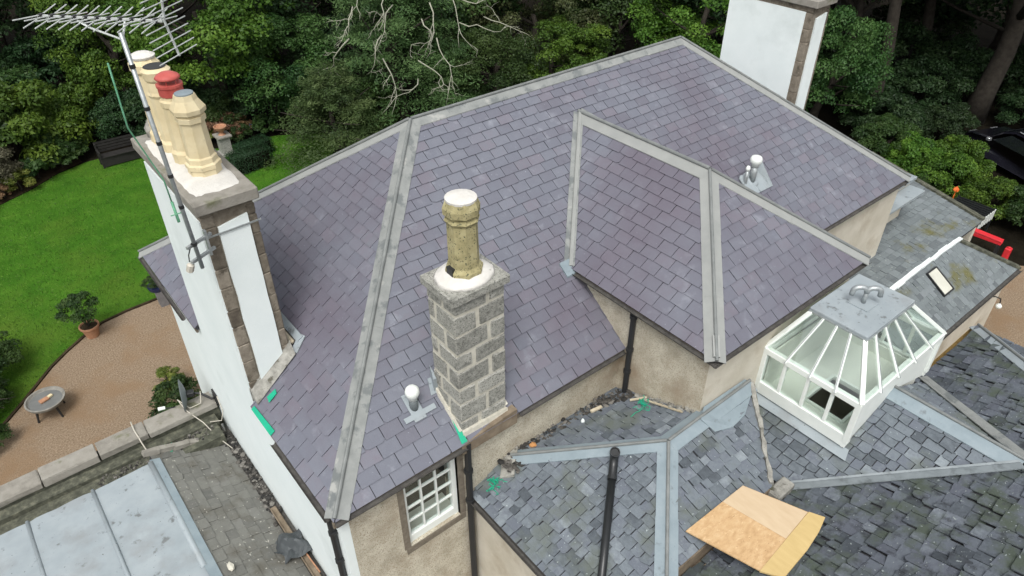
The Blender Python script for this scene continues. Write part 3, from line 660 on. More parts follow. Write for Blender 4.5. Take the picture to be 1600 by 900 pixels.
# ---- gable chimneys: stone corners, white panels
def gable_chimney(x0, x1, y0, y1, ztop, zb, nm, lab, out):
    core = MB(); core.box((x0+.012, y0+.012, zb), (x1-.012, y1-.012, ztop)); st = core.build(nm, 'stone_brown', house, label=lab)
    rng = random.Random(int(x0*10)+7)
    zc = zb if out < 0 else zb
    lw = .16; rw = .11
    z = zb+.02; k = 0
    while z < ztop-.12:
        h = rng.uniform(.26, .42); zt = min(z+h, ztop-.1)
        for (a, c, dd) in ((x0, x0+lw, .3), (x1-rw, x1, .22)):
            for (ya, yb) in ((y0, y0+dd), (y1-dd, y1)):
                b = MB(); b.box((a, ya, z+.005), (c, yb, zt-.005), (rng.random(), rng.random(), rng.random()), bev=.012)
                b.v = [(p[0]+rng.uniform(-.004, .004), p[1]+rng.uniform(-.004, .004), p[2]+rng.uniform(-.006, .006)) for p in b.v]
                b.build('stone', 'stone_brown', st)
        z = zt; k += 1
    # white panel on the narrow faces, with a hand-cut edge
    for yy, dy in ((y0-.022, .05), (y1-.03, .05)):
        L = []; n = 9
        za, zbm = ztop-.2, zb+.06
        for i in range(n): L.append((x0+lw+.012+rng.uniform(-.008, .008), yy, za-.07+(zbm-za)*i/(n-1)))
        R = []
        for i in range(n): R.append((x1-rw-.01+rng.uniform(-.008, .008), yy, zbm+(za-zbm)*i/(n-1)+.32*(1-i/(n-1))))
        b = MB(); b.prism((L+R)[::-1], (0, dy, 0)); b.build('white_panel', 'white', st)
    # white coat on the broad faces
    xo = x0-.02 if out < 0 else x0-.012
    b = MB(); b.box((xo, y0+(.02 if out < 0 else .16), zb-.3), (x0+.03, y1-.02, ztop-.14)); b.build('white_panel', 'white', st)
    b = MB(); b.box((x1-.03, y0+.12, zb), (x1+.012, y1-.12, ztop-.14)); b.build('white_panel', 'white', st)
    b = MB(); b.box((x0-.055, y0-.1, ztop-.02), (x1+.055, y1+.2, ztop+.14), bev=.015); b.build('cap_stone', 'coping', st)
    return st
ch = gable_chimney(.08, .755, 2.58, 4.73, 3.13, .02, 'gable_chimney', 'long white chimney with brown stone corners on the gable', -1)
gable_chimney(13.245, 13.92, 2.72, 4.86, 3.2, .3, 'far_chimney', 'plain white chimney with brown stone corners at the far end', 1)
b = MB()    # white haunching over the cap, humped
n1, n2 = 14, 8; hp = []
for i in range(n1+1):
    for j in range(n2+1):
        u_, v_ = i/n1, j/n2; e = min(1, 4.5*min(u_, 1-u_))**.5*min(1, 3*min(v_, 1-v_))**.5
        hp.append((.085+.65*v_+rng.uniform(-.012, .012), 2.62+2.15*u_+rng.uniform(-.02, .02), 3.255+.075*e+rng.uniform(-.004, .004)))
b.add(hp, [(i*(n2+1)+j, i*(n2+1)+j+1, (i+1)*(n2+1)+j+1, (i+1)*(n2+1)+j) for i in range(n1) for j in range(n2)])
b.build('haunching', 'haunch', ch, smooth=True)
# mortar haunch and opened-up roof beside the gable chimney
b = MB()
b.prism([(.06, 2.6, .0), (.78, 2.6, .56), (.78, 2.6, .72), (.4, 2.6, .52), (.06, 2.6, .24)], (0, -.02, 0))
b.prism([(.07, 2.59, .03), (.07, 2.59, .23), (.07, 2.4, .1)], (.7, 0, .52))
b.v = [(x+rng.uniform(-.012, .012), y+rng.uniform(-.015, .015), z+rng.uniform(-.02, .02)) for x, y, z in b.v]; b.build('haunching', 'mortar_dirty', ch)
b = MB(); b.obox(on2(.95, 2.95, .06), V((.045, 0, .034)), V((0, .42, 0)), nF2*.012); b.build('lead_flap', 'lead_pale', ch)
b = MB(); b.obox(on2(.9, 2.52, .05), V((.1, .05, .075)), V((-.02, .05, 0)), nF2*.008); b.build('lead_flap', 'lead_pale', ch)
b = MB(); b.beam(on2(.86, 2.62, .05), on2(.86, 3.3, .05), .06, .05, nF2, bev=.012); b.build('batten', 'woodpale', ch)
b = MB(); b.prism([on2(.77, 2.62, .036), on2(.93, 2.62, .036), on2(.9, 3.3, .036), on2(.77, 3.3, .036)], nF2*.004); b.build('open_strip', 'gutter', ch)

# pots
def pot_at(x, y, z, prof, m, lab, n=12, rot=0.):
    b = MB(); b.lathe([(r, z+h) for r, h in prof], (x, y, 0), n, rot=rot); return b.build('chimney_pot', m, house, label=lab)
p1 = [(.2, -.05), (.2, .06), (.215, .07), (.215, .12), (.19, .14), (.185, .2), (.165, .22), (.15, .64), (.175, .66), (.178, .72), (.155, .73), (.2, .77), (.205, .82), (.14, .92), (.12, .98)]
pt = pot_at(.45, 3.2, 3.33, p1, 'pot_cream', 'cream octagonal pot with grey capped top', 8, .5)
b = MB(); b.lathe([(.105, 4.3), (.108, 4.325), (.02, 4.335)], (.45, 3.2, 0), 16); b.build('pot_cap', 'lead_blue', pt)
pt = pot_at(.43, 3.66, 3.33, [(.2, -.05), (.2, .06), (.205, .12), (.175, .16), (.15, .7), (.165, .72), (.165, .78), (.14, .8), (.13, .86)], 'pot_cream', 'cream pot under a red cowl', 12)
b = MB(); b.lathe([(.13, 4.16), (.145, 4.18), (.145, 4.27), (.155, 4.28), (.155, 4.31), (.1, 4.315)], (.43, 3.66, 0), 18); cw = b.build('cowl', 'red', pt)
for k in range(6):
    t = k*math.pi/3
    b = MB(); b.tube([(.43+.11*math.cos(t), 3.66+.11*math.sin(t), 4.30), (.43+.11*math.cos(t), 3.66+.11*math.sin(t), 4.38)], .008, 6); b.build('cowl_strut', 'red', pt)
b = MB(); b.lathe([(.03, 4.36), (.14, 4.37), (.15, 4.385), (.13, 4.41), (.075, 4.44), (.01, 4.45)], (.43, 3.66, 0), 20); b.build('cowl_lid', 'red', pt, smooth=True)
pt = pot_at(.42, 4.1, 3.33, [(.2, -.05), (.2, .1), (.17, .14), (.16, .7), (.175, .74), (.16, .78), (.15, .9)], 'pot_cream', 'cream pot with a flat banded bowl', 12)
b = MB(); b.lathe([(.15, 4.24), (.16, 4.26), (.175, 4.36), (.13, 4.4), (.12, 4.4), (.1, 4.37)], (.42, 4.1, 0), 20); b.build('bowl', 'pot_cream', pt)
b = MB(); b.lathe([(.125, 4.398), (.135, 4.404), (.125, 4.41)], (.42, 4.1, 0), 20); b.build('band', 'iron', pt)
pt = pot_at(.4, 4.5, 3.33, [(.2, -.05), (.2, .1), (.17, .14), (.16, .7), (.16, .9), (.19, .93), (.19, 1.02), (.13, 1.1)], 'pot_cream', 'pale pot with white cap at the back of the row', 8, .5)
b = MB(); b.lathe([(.15, 4.41), (.16, 4.44), (.1, 4.47), (.02, 4.48)], (.4, 4.5, 0), 16); b.build('pot_cap', 'haunch', pt)
b = MB(); b.rock((.25, 4.62, 3.42), (.09, .12, .14), rng); b.build('mortar_lump', 'mortar_dirty', ch)

# ---- pale flat canopy roof beyond the far hip
b = MB(); b.box((14.05, .55, -.95), (16.1, 2.4, -.87), bev=.01); cnp = b.build('flat_canopy', 'lead_pale', house)
b = MB(); b.box((14.0, .2, -1.12), (15.9, 1.0, -1.04), bev=.01); b.build('flat_canopy', 'lead_pale', house)
b = MB(); b.box((14.0, .6, GZ), (15.9, 2.3, -.96)); b.build('porch_wall', 'cream_smooth', house)

# ---- roof vents
def mushroom_vent(x, y, lab):
    c = on1(x, y, .03); t = thing('roof_vent', lab, 'vent', c)
    b = MB(); b.obox(c+V((.03, -.1, -.06)), V((.24, 0, 0)), V((0, .03, .022)), nF1*.006); b.obox(c+V((0, .0, .01)), V((.09, 0, 0)), V((0, .16, .12)), nF1*.006); b.build('lead_flashing', 'lead_pale', t)
    b = MB(); b.lathe([(.062, -.06), (.058, .17)], c, 14); b.build('pipe', 'dishgrey', t, smooth=True)
    b = MB(); b.lathe([(.06, .15), (.064, .2), (.085, .225), (.098, .275), (.09, .325), (.06, .36), (.01, .372)], c, 18); b.build('cowl', 'white_wood', t, smooth=True)
    return t
mushroom_vent(1.57, .62, 'white domed roof vent beside the granite block chimney')
c = on1(9.66, 1.2, .03); t = thing('roof_vent', 'white mushroom vent and thin pipe on crumpled lead past the wing ridge', 'vent', c)
b = MB(); rng = random.Random(3)
for k in range(7):
    x = -.3+.1*k; b.prism([c+V((x, -.22, -.164)), c+V((x+.1, -.22, -.164)), c+V((x+.1, .12, .09+.16*rng.random())), c+V((x+.05, .13, .12)), c+V((x, .1, .09))], nF1*.02*rng.uniform(.5, 1.6))
b.build('lead_flashing', 'lead_pale', t)
b = MB(); b.lathe([(.065, -.06), (.065, .34)], c, 14); b.build('pipe', 'galv', t, smooth=True)
b = MB(); b.lathe([(.075, .3), (.08, .36), (.11, .39), (.115, .45), (.09, .5), (.02, .52)], c, 18); b.build('cowl', 'white_wood', t, smooth=True)
b = MB(); b.tube([c+V((-.22, 0, -.1)), c+V((-.22, 0, .3))], .035, 10); b.build('pipe', 'galv', t, smooth=True)
b = MB(); b.lathe([(.04, .28), (.045, .33), (.03, .37), (.01, .38)], c+V((-.22, 0, 0)), 12); b.build('cowl', 'white_wood', t, smooth=True)

# ================================================================== LOW REAR EXTENSION
ext = thing('rear_extension', 'low extension with old grey slates and blue grey lead hips', 'extension', (5.5, -2.5, GZ))
J1 = V((4.25, -1.6, -.22)); sE, sB, sF = .46, .42, .5
def zE(x): return -.22-sE*(4.25-x)
E_hip = [J1, V((2.70, .1, -.934)), V((2.05, .1, zE(2.05))), V((2.05, -3.6, zE(2.05))), V((4.25-sF*2.0/sE, -3.6, -.22-sF*2.0))]
E_front = [J1, V((6.15, -1.6, -.22)), V((5.2, -2.75, -.795)), V((4.25-sF*1.15/sE, -2.75, -.795))]
E_back = [J1, V((5.05, -1.6, -.22)), V((5.05, .1, -.934)), V((2.70, .1, -.934))]
sC = .42; zR = -.23
L2a = [V((7.7, -1.5, zR)), V((7.7, -4.88, zR)), V((5.6, -2.78, zR-sC*2.1)), V((5.6, -1.5, zR-sC*2.1))]
L2b = [V((7.7, -1.5, zR)), V((7.7, -4.88, zR)), V((9.2, -2.95, zR-.51*1.5)), V((9.2, -1.5, zR-.51*1.5))]
def z3(y): return -.24-.4*(y+4.88)
L3 = [V((2.6, -7.2, z3(-7.2))), V((7.7, -7.2, z3(-7.2))), V((7.7, -4.88, -.24)), V((5.6, -2.8, z3(-2.8))), V((2.6, -2.8, z3(-2.8)))]
L4 = [V((7.7, -4.88, -.24)), V((7.71, -6.64, z3(-6.64))), V((11.4, -2.95, z3(-2.95))), V((9.2, -2.95, z3(-2.95)))]
LH = [V((7.71, -6.64, z3(-6.64))), V((11.4, -10.3, z3(-2.95))), V((11.4, -2.95, z3(-2.95)))]
LS = [V((2.6, -7.2, z3(-7.2))), V((7.7, -7.2, z3(-7.2))), V((10.3, -9.8, z3(-4.6))), V((2.6, -9.8, z3(-4.6)))]
LX0, LX1, LY0, LY1 = 6.52, 8.9, -3.04, -1.505       # lantern footprint
a2a = cut_rect(L2a, LX0, LY0, LX1, LY1); a2b = cut_rect(L2b, LX0, LY0, LX1, LY1)
e1 = deck([E_hip], ext); e2 = deck([E_front], ext); e3 = deck([E_back], ext); e4 = deck(a2a, ext); e5 = deck(a2b, ext); e6 = deck([L3], ext); e7 = deck([L4], ext); e8 = deck([LH], ext); e9 = deck([LS], ext)
old = dict(thick=.016, gap=.007, wj=.34, rag=.016, lift=.018)
lay_slates([(gen_slates([E_hip], .185, .13, .12, 31, **old), e1, 'slate_old'), (gen_slates([E_front], .19, .13, .125, 32, **old), e2, 'slate_old'), (gen_slates([E_back], .19, .13, .125, 33, **old), e3, 'slate_old'),
            (gen_slates(a2a, .2, .15, .14, 34, **old), e4, 'slate_old'), (gen_slates(a2b, .2, .15, .14, 35, **old), e5, 'slate_old'),
            (gen_slates([L3], .22, .18, .17, 36, thick=.018, gap=.008, wj=.35, rag=.022, lift=.034, tl=1.6), e6, 'slate_dark'), (gen_slates([L4], .23, .17, .16, 37, thick=.016, gap=.007, wj=.35, rag=.02, lift=.028, tl=1.4), e7, 'slate_dark'),
            (gen_slates([LH], .22, .14, .13, 38, **old), e8, 'slate_dark'), (gen_slates([LS], .22, .14, .13, 39, **old), e9, 'slate_dark')])
nE = V((-sE, 0, 1)); nB = V((0, sB, 1)); nFr = V((0, -sF, 1)); n2a = V((-sC, 0, 1)); n2b = V((.51, 0, 1)); n3 = V((0, .4, 1)); nH = V((.4, 0, 1)); nS = V((0, -.4, 1))
lead_strip(J1, (2.78, .02, -.9), nE, nB, .13, .13, 1.0, ext, 'lead_blue', seed=31, lift=.045)
lead_strip(J1, E_hip[4], nE, nFr, .14, .14, 1.0, ext, 'lead_blue', seed=32, lift=.045)
lead_strip(V((6.1, -1.6, -.2)), J1, nB, nFr, .15, .15, 1.1, ext, 'lead_blue', seed=33, lift=.045)
b = MB(); b.prism([(5.0, -1.84, -.31), (5.3, -1.93, -.36), (5.62, -1.9, -.345), (5.98, -1.74, -.265), (6.1, -1.52, -.18), (5.1, -1.52, -.155), (4.9, -1.64, -.16)], (0, 0, .025)); b.v = [(x, y, z+rng.uniform(-.012, .012)) for x, y, z in b.v]; b.build('lead_sheet', 'lead_blue', ext)
lead_strip(V((7.7, LY0-.0, zR)), V((7.7, -4.86, zR)), n2a, n2b, .2, .16, 1.0, ext, 'lead_blue', seed=34, lift=.045)
lead_strip(V((7.66, -4.84, -.26)), V((5.62, -2.8, z3(-2.8))), n2a, n3, .05, .17, 1.1, ext, 'lead_grey', roll=0, valley=True, seed=35, lift=.072)
lead_strip(V((7.74, -4.83, -.26)), V((9.2, -2.97, -1.01)), n2b, n3, .12, .12, 1.1, ext, 'lead', roll=0, valley=True, seed=36, lift=.07)
lead_strip(V((11.4, -2.95, z3(-2.95))), V((7.71, -6.64, z3(-6.64))), n3, nH, .14, .14, 1.0, ext, 'lead_pale', seed=37, lift=.045)
lead_strip(V((2.6, -7.2, z3(-7.2))), V((7.7, -7.2, z3(-7.2))), n3, nS, .15, .15, 1.2, ext, 'lead_blue', seed=38, lift=.045)
# lower lead apron of the lantern
b = MB(); b.prism([(6.53, -3.12, -.70), (6.53, -1.5, -.70), (6.36, -1.5, -.755), (6.36, -3.18, -.755)], (0, 0, .012)); b.v = [(x+rng.uniform(-.01, .01), y, z+rng.uniform(-.006, .006)+.03) for x, y, z in b.v]; b.build('lead_apron', 'lead_pale', ext)
# mortar fillet down the verge, valley gutter and stub
b = MB(); va, vb = V((6.13, -1.62, -.19)), V((5.22, -2.74, -.755)); vd = (vb-va).normalized(); vs = vd.cross(V((0, -sF, 1)).normalized()).normalized(); nseg = 18; P = []; F = []
for k in range(nseg+1):
    c = va.lerp(vb, k/nseg)+vs*rng.uniform(-.012, .012); hw = .045*rng.uniform(.6, 1.35); hh = .035*rng.uniform(.7, 1.3)
    P += [c-vs*hw-V((0, 0, .05)), c-vs*hw*.7+V((0, 0, hh)), c+vs*hw*.7+V((0, 0, hh)), c+vs*hw-V((0, 0, .2))]
for k in range(nseg):
    for j in range(3): F.append((k*4+j, k*4+j+1, k*4+j+5, k*4+j+4))
F += [(0, 1, 2, 3), (nseg*4+3, nseg*4+2, nseg*4+1, nseg*4)]
b.add(P, F); b.build('mortar_fillet', 'mortar_dirty', ext)
b = MB(); b.prism([(6.15, -1.62, -.22), (5.2, -2.75, -.795), (5.2, -2.75, -1.2), (6.15, -1.62, -.9)], (.03, -.03, 0)); b.build('verge_board', 'mossmort', ext)
b = MB(); b.box((5.18, -2.92, -1.1), (5.58, -2.72, -.86), bev=.02); b.build('mortar_stub', 'mortar_dirty', ext)
b = MB(); b.box((2.6, -2.9, -1.2), (5.6, -2.72, -1.1)); b.box((2.6, -2.76, -1.1), (5.2, -2.72, -.84)); b.box((2.6, -2.89, -1.1), (5.5, -2.86, -1.03)); b.build('valley_gutter', 'wood', ext)
half_gutter((2.02, .08, -1.25), (2.02, -3.6, -1.26), .055, 'gutter', 'gutter', ext)
half_gutter((9.2, -2.91, -1.06), (11.45, -2.91, -1.07), .055, 'gutter', 'brown_gutter', ext)
b = MB(); b.beam((9.15, -2.97, -1.12), (11.4, -2.97, -1.12), .04, .13); b.build('fascia', 'brown_gutter', ext)
b = MB(); b.box((2.1, -3.6, GZ), (2.35, .096, -1.26)); b.build('side_wall', 'cream_smooth', ext)
b = MB(); b.box((2.35, -9.5, GZ), (11.2, -3.1, -1.25)); b.build('core_wall', 'cream_smooth', ext)
b = MB(); b.box((2.352, -3.1, GZ), (5.0, .09, -1.3)); b.build('core_wall', 'cream_smooth', ext)
b = MB(); b.box((8.73, -3.08, GZ), (9.18, -.5, -1.15)); b.build('core_wall', 'cream_smooth', ext)
b = MB(); b.beam((2.07, .05, -1.29), (2.07, -3.6, -1.29), .05, .12); b.build('fascia', 'gutter', ext)
b = MB(); b.prism([(2.66, .09, -.93), (2.95, .09, -.84), (2.6, -.25, -.93), (2.45, -.1, -1.02)], (0, 0, .04)); b.build('mortar_patch', 'mortar_dirty', ext)

# ================================================================== GLASS ROOF LANTERN
lan = thing('roof_lantern', 'white framed glass roof lantern with lead cap on the low roof', 'lantern', (7.7, -2.27, -.6))
x0, x1, y0, y1 = LX0, LX1, LY0, LY1+.01; zs, zh, zc = -.55, .2, .86
cx0, cx1, cy0, cy1 = 7.07, 8.33, -2.61, -1.8
WW = 'white_wood'
def bm(name, p, q, w, h, upv=(0, 0, 1), m=WW, bev=.006):
    b = MB(); b.beam(p, q, w, h, upv, bev=bev); return b.build(name, m, lan)
bm('sill', (x0, y0-.02, zs+.02), (x0, y1, zs+.02), .07, .22); bm('sill', (x1, y0-.02, zs+.02), (x1, y1, zs+.02), .07, .22)
for (y, nm) in ((y0, 'gable_board'), (y1-.03, 'gable_board')):
    b = MB(); b.prism([(x0-.03, y, zs-.1), (7.7, y, zR+.0), (x1+.03, y, zs-.1), (x1+.03, y, zh-.1), (x0-.03, y, zh-.1)], (0, .04, 0)); b.build(nm, WW, lan)
for (x, y) in ((x0, y0), (x0, y1-.03), (x1, y0), (x1, y1-.03)): bm('corner_post', (x, y, zs), (x, y, zh+.03), .085, .085, (1, 0, 0))
for x in (x0, x1): bm('head_beam', (x, y0-.03, zh), (x, y1, zh), .09, .1)
for y in (y0, y1-.03): bm('head_beam', (x0-.03, y, zh-.001), (x1+.03, y, zh-.001), .09, .1)
for x in (x0, x1):
    for k in range(1, 4):
        y = y0+(y1-y0)*k/4; bm('mullion', (x, y, zs+.1), (x, y, zh-.03), .055, .05, (1, 0, 0))
    for k in range(4):
        ya = y0+(y1-y0)*k/4+.03; yb = y0+(y1-y0)*(k+1)/4-.03; b = MB(); b.box((x-.004, ya, zs+.11), (x+.004, yb, zh-.04)); b.build('pane', 'glass_lantern', lan)
top = [V((cx0, cy0, zc)), V((cx1, cy0, zc)), V((cx1, cy1, zc)), V((cx0, cy1, zc))]; bot = [V((x0-.03, y0-.03, zh+.04)), V((x1+.03, y0-.03, zh+.04)), V((x1+.03, y1, zh+.04)), V((x0-.03, y1, zh+.04))]
for k in range(4): bm('hip_rafter', bot[k], top[k], .065, .055)
for k, nb in ((0, 5), (1, 3), (2, 5), (3, 4)):
    a0, a1, c0, c1 = bot[k], bot[(k+1) % 4], top[k], top[(k+1) % 4]
    nrm = (a1-a0).cross(c0-a0).normalized()
    for j in range(nb):
        f0, f1 = j/nb, (j+1)/nb
        b = MB(); b.prism([a0.lerp(a1, f0), a0.lerp(a1, f1), c0.lerp(c1, f1), c0.lerp(c1, f0)], nrm*.006); b.build('pane', 'glass_lantern', lan)
        if j:
            d = (a0.lerp(a1, f0)-c0.lerp(c1, f0)).normalized()
            bm('glazing_bar', a0.lerp(a1, f0)+d*.05+nrm*.012, c0.lerp(c1, f0)+nrm*.012, .036, .035, nrm)
            bm('bar_cap', a0.lerp(a1, f0)+d*.05+nrm*.033, c0.lerp(c1, f0)+nrm*.033, .012, .006, nrm, 'galv', 0)
b = MB(); b.box((cx0-.05, cy0-.05, zc-.01), (cx1+.05, cy1+.05, zc+.05), bev=.01); b.build('lead_cap', 'lead_pale', lan)
b = MB(); b.box((cx0-.057, cy0-.057, zc-.03), (cx1+.057, cy1+.057, zc+.0)); b.build('cap_edge', 'galv', lan)
cc = V((7.7, -2.2, zc+.05)); b = MB(); b.obox(cc+V((0, 0, .008)), V((.16, .0, 0)), V((0, .16, 0)), V((0, 0, .01))); b.build('vent_flange', 'lead_pale', lan)
b = MB(); b.tube([cc, cc+V((0, 0, .24))], .034, 12)
for sgn in (-1, 1): b.tube([cc+V((0, 0, .2))]+[cc+V((sgn*.7*(.1-.1*math.cos(t)), -sgn*.71*(.1-.1*math.cos(t)), .22+.07*math.sin(t))) for t in np.linspace(.3, math.pi, 8)]+[cc+V((sgn*.142, -sgn*.144, .15))], .04, 10)
b.build('twin_vent', 'galv', lan, smooth=True)
# inside of the lantern: plastered well
b = MB(); b.box((x0+.06, y0+.06, -1.5), (x0+.09, y1-.06, zs+.1)); b.box((x1-.09, y0+.06, -1.5), (x1-.06, y1-.06, zs+.1)); b.box((x0+.09, y0+.06, -1.5), (x1-.09, y0+.09, zs+.02)); b.box((x0+.09, y1-.09, -1.5), (x1-.09, y1-.06, zh-.1)); b.build('well_lining', 'plaster', lan)
fl = MB()
for (a, c) in (((x0+.09, y0+.09), (6.95, y1-.09)), ((7.75, y0+.09), (x1-.09, y1-.09)), ((6.95, y0+.09), (7.75, -2.75)), ((6.95, -2.15), (7.75, y1-.09))): fl.box((a[0], a[1], -.7), (c[0], c[1], -.66))
fl.build('well_floor', 'plaster', lan)
b = MB(); b.box((6.9, -2.8, -1.45), (7.8, -2.1, -1.4)); b.build('well_opening', 'room', lan)
for (p, q) in (((6.93, -2.77, -.64), (7.77, -2.77, -.64)), ((6.93, -2.13, -.64), (7.77, -2.13, -.64)), ((6.93, -2.77, -.64), (6.93, -2.13, -.64)), ((7.77, -2.77, -.64), (7.77, -2.13, -.64))): bm('opening_frame', p, q, .05, .05)

# ================================================================== FAR OUTBUILDING (right)
far = thing('outbuilding', 'low outbuilding with mossy slates and a white mortar line', 'outbuilding', (16, -.5, GZ))
R1 = [V((12.0, -.75, -2.2)), V((17.75, -.75, -2.2)), V((17.95, 2.6, -1.62)), V((12.0, 2.6, -1.62))]
R2 = [V((12.0, -1.95, -3.0)), V((17.75, -1.95, -3.0)), V((16.45, -.78, -2.23)), V((12.0, -.78, -2.23))]
R3 = [V((17.75, -1.95, -3.0)), V((17.75, -.78, -3.0)), V((16.45, -.78, -2.23))]
f1 = deck([R1], far); f2 = deck([R2], far); f3 = deck([R3], far)
old2 = dict(thick=.01, gap=.003, wj=.25, rag=.01, lift=.008)
lay_slates([(gen_slates([R1], .22, .17, .15, 51, **old2), f1, 'slate_moss'), (gen_slates([R2], .22, .15, .14, 52, **old2), f2, 'slate_moss'), (gen_slates([R3], .22, .15, .14, 53, **old2), f3, 'slate_moss')])
b = MB(); rng = random.Random(8); x = 12.0
while x < 16.45:
    l = rng.uniform(.25, .5); b.beam((x, -.77+rng.uniform(-.02, .02), -2.175), (min(x+l, 16.5), -.77+rng.uniform(-.02, .02), -2.175), .11*rng.uniform(.8, 1.2), .05*rng.uniform(.8, 1.3)); x += l*.98
b.build('mortar_fillet', 'white', far, label='broken white mortar line')
b = MB(); rr = V((16.45, -.78, -2.2)); ee = V((17.75, -1.95, -2.97)); b.beam(rr, ee, .16, .06); b.build('hip_mortar', 'mossmort', far)
b = MB(); b.beam((17.85, -.75, -2.16), (18.0, 2.6, -1.58), .14, .06); b.build('verge_mortar', 'mossmort', far)
b = MB(); b.box((12.0, -1.85, GZ), (17.62, -1.6, -3.04)); b.build('wall', 'cream_smooth', far)
b = MB(); b.box((17.4, -1.6, GZ), (17.62, 2.5, -2.9)); b.prism([(17.42, -.72, -3), (17.42, 2.5, -3), (17.42, 2.5, -1.7), (17.42, -.72, -2.26)], (.2, 0, 0)); b.build('wall', 'cream_smooth', far)
b = MB(); b.beam((12.0, -1.93, -3.05), (17.8, -1.93, -3.05), .05, .12); b.build('fascia', 'gutter', far)
half_gutter((12.0, -2.0, -3.02), (17.8, -2.0, -3.03), .055, 'gutter', 'gutter', far)
nR2 = frame(R2)[3]
def onR2(x, y, h): return V((x, y, -2.23+(y+.78)*.658))+nR2*h
b = MB(); b.prism([onR2(14.52, -.93, .04), onR2(14.52, -1.42, .04), onR2(14.92, -1.42, .04), onR2(14.92, -.93, .04)], nR2*.02); sk = b.build('skylight', 'opaque_pane', far)
for (p, q) in (((14.5, -.91), (14.5, -1.44)), ((14.94, -.91), (14.94, -1.44)), ((14.5, -.91), (14.94, -.91)), ((14.5, -1.44), (14.94, -1.44))):
    b = MB(); b.beam(onR2(*p, .05), onR2(*q, .05), .03, .05, nR2); b.build('frame', 'iron', sk)
t = MB(); lp = V((16.7, -1.86, -3.45)); t.tube([lp, lp+V((0, -.12, .06)), lp+V((.1, -.22, .0)), lp+V((.12, -.24, -.14))], .015, 8); br = t.build('lamp_bracket', 'iron', far)
t = MB(); t.lathe([(.02, -.14), (.07, -.2), (.075, -.24), (.03, -.3)], lp+V((.12, -.24, 0)), 12); t.build('lamp_shade', WW, br)
b = MB(); b.box((12.75, -1.87, GZ), (13.3, -1.85, -3.1)); b.box((13.5, -1.87, GZ), (14.1, -1.85, -3.1)); b.build('doorway', 'room', far)

# ================================================================== SIDE BUILDING (left foreground)
side = thing('side_building', 'flat lead topped side building with brown grey slates against the white gable', 'building', (-2.5, 3, GZ))
K1 = [V((-1.32, .5, -2.33)), V((-.12, .5, -2.78)), V((-.12, 5.0, -2.72)), V((-1.32, 5.0, -2.33))]
K1[2] = V((-.12, 5.0, -2.78))
k1 = deck([K1], side)
lay_slates([(gen_slates([K1], .24, .17, .16, 61, thick=.007, gap=.002, wj=.3, rag=.012, lift=.008), k1, 'slate_brown')])
rng = random.Random(9); xs = [-1.36, -2.29, -3.26, -4.22, -5.2]
for i in range(4):
    b = MB(); n = 7; P = []
    for a in range(n+1):
        for c in range(n+1):
            P.append((xs[i]+(xs[i+1]-xs[i])*a/n, 4.8-3.9*c/n, -2.3+rng.uniform(-.012, .012)-(.0 if 0 < a < n else .01)))
    F = [(a*(n+1)+c, (a+1)*(n+1)+c, (a+1)*(n+1)+c+1, a*(n+1)+c+1) for a in range(n) for c in range(n)]
    P2 = [(p[0], p[1], -2.36) for p in P]; m_ = len(P)
    b.add(P+P2, F); b.prism([(xs[i+1], .9, -2.35), (xs[i], .9, -2.35), (xs[i], 4.8, -2.35), (xs[i+1], 4.8, -2.35)], (0, 0, .025)); b.build('lead_sheet', 'lead_pale', side, smooth=True)
for x in xs[1:4]:
    b = MB(); b.tube([(x, .9, -2.305), (x, 2.8, -2.3), (x, 4.82, -2.308)], .03, 10); b.build('lead_roll', 'lead_pale', side, smooth=True)
b = MB(); b.tube([(-1.36, 2.25, -2.31), (-1.36, 4.8, -2.31)], .05, 10); b.build('lead_roll', 'lead_pale', side, smooth=True)
b = MB(); b.prism([(-1.36, .5, -2.29), (-1.2, .5, -2.345), (-1.2, 4.85, -2.345), (-1.36, 4.85, -2.29)], (0, 0, .015)); b.build('lead_flashing', 'lead_blue', side)
b = MB(); b.box((-6.4, .5, GZ), (-.0, 5.76, -2.82)); b.build('wall', 'coping', side)
b = MB(); b.box((-6.4, .5, -2.8), (-1.34, 4.82, -2.36)); b.build('flat_roof_base', 'coping', side)
b = MB(); b.box((-6.4, 5.46, -2.81), (.06, 5.72, -2.34)); wl = b.build('parapet', 'mossmort', side)
x = .05; 
while x > -6.3:
    l = rng.uniform(.75, 1.25); b = MB(); b.box((x-l+.008, 5.42+rng.uniform(-.01, .01), -2.34), (x-.008, 5.79+rng.uniform(-.01, .01), -2.2+rng.uniform(-.01, .01)), (rng.random(), .5, .5), bev=.014)
    b.v = [(p[0]+rng.uniform(-.008, .008), p[1]+rng.uniform(-.012, .012), p[2]+rng.uniform(-.01, .01)) for p in b.v]; b.build('coping_stone', 'coping', wl); x -= l
b = MB(); b.box((-6.4, 5.22, -2.7), (-.05, 5.44, -2.4)); b.v = [(p[0], p[1], p[2]+(.04 if p[0] < -1 else -.06)) for p in b.v]; b.build('ledge', 'mossmort', side)
b = MB(); b.box((-6.4, 4.83, -2.7), (-.1, 5.22, -2.5)); b.build('channel', 'mossmort', side)
b = MB()
for k in range(5):
    xa = -.2-.24*k; b.beam((xa, 5.03+rng.uniform(-.01, .01), -2.66+k*.085), (xa-.24, 5.03, -2.575+k*.085), .1, .09)
b.v = [(p[0]+rng.uniform(-.012, .012), p[1]+rng.uniform(-.012, .012), p[2]+rng.uniform(-.012, .012)) for p in b.v]; b.build('kerb', 'coping', side)
b = MB(); b.box((-.13, .5, -2.9), (.07, 5.2, -2.78)); b.build('valley_gutter', 'gutter', side)
b = MB(); b.box((-.1, .6, -2.78), (-.0, 2.95, -2.7), bev=.01); b.box((-.11, .6, -2.7), (-.095, 2.9, -2.66)); b.build('gutter_board', 'wood', side)

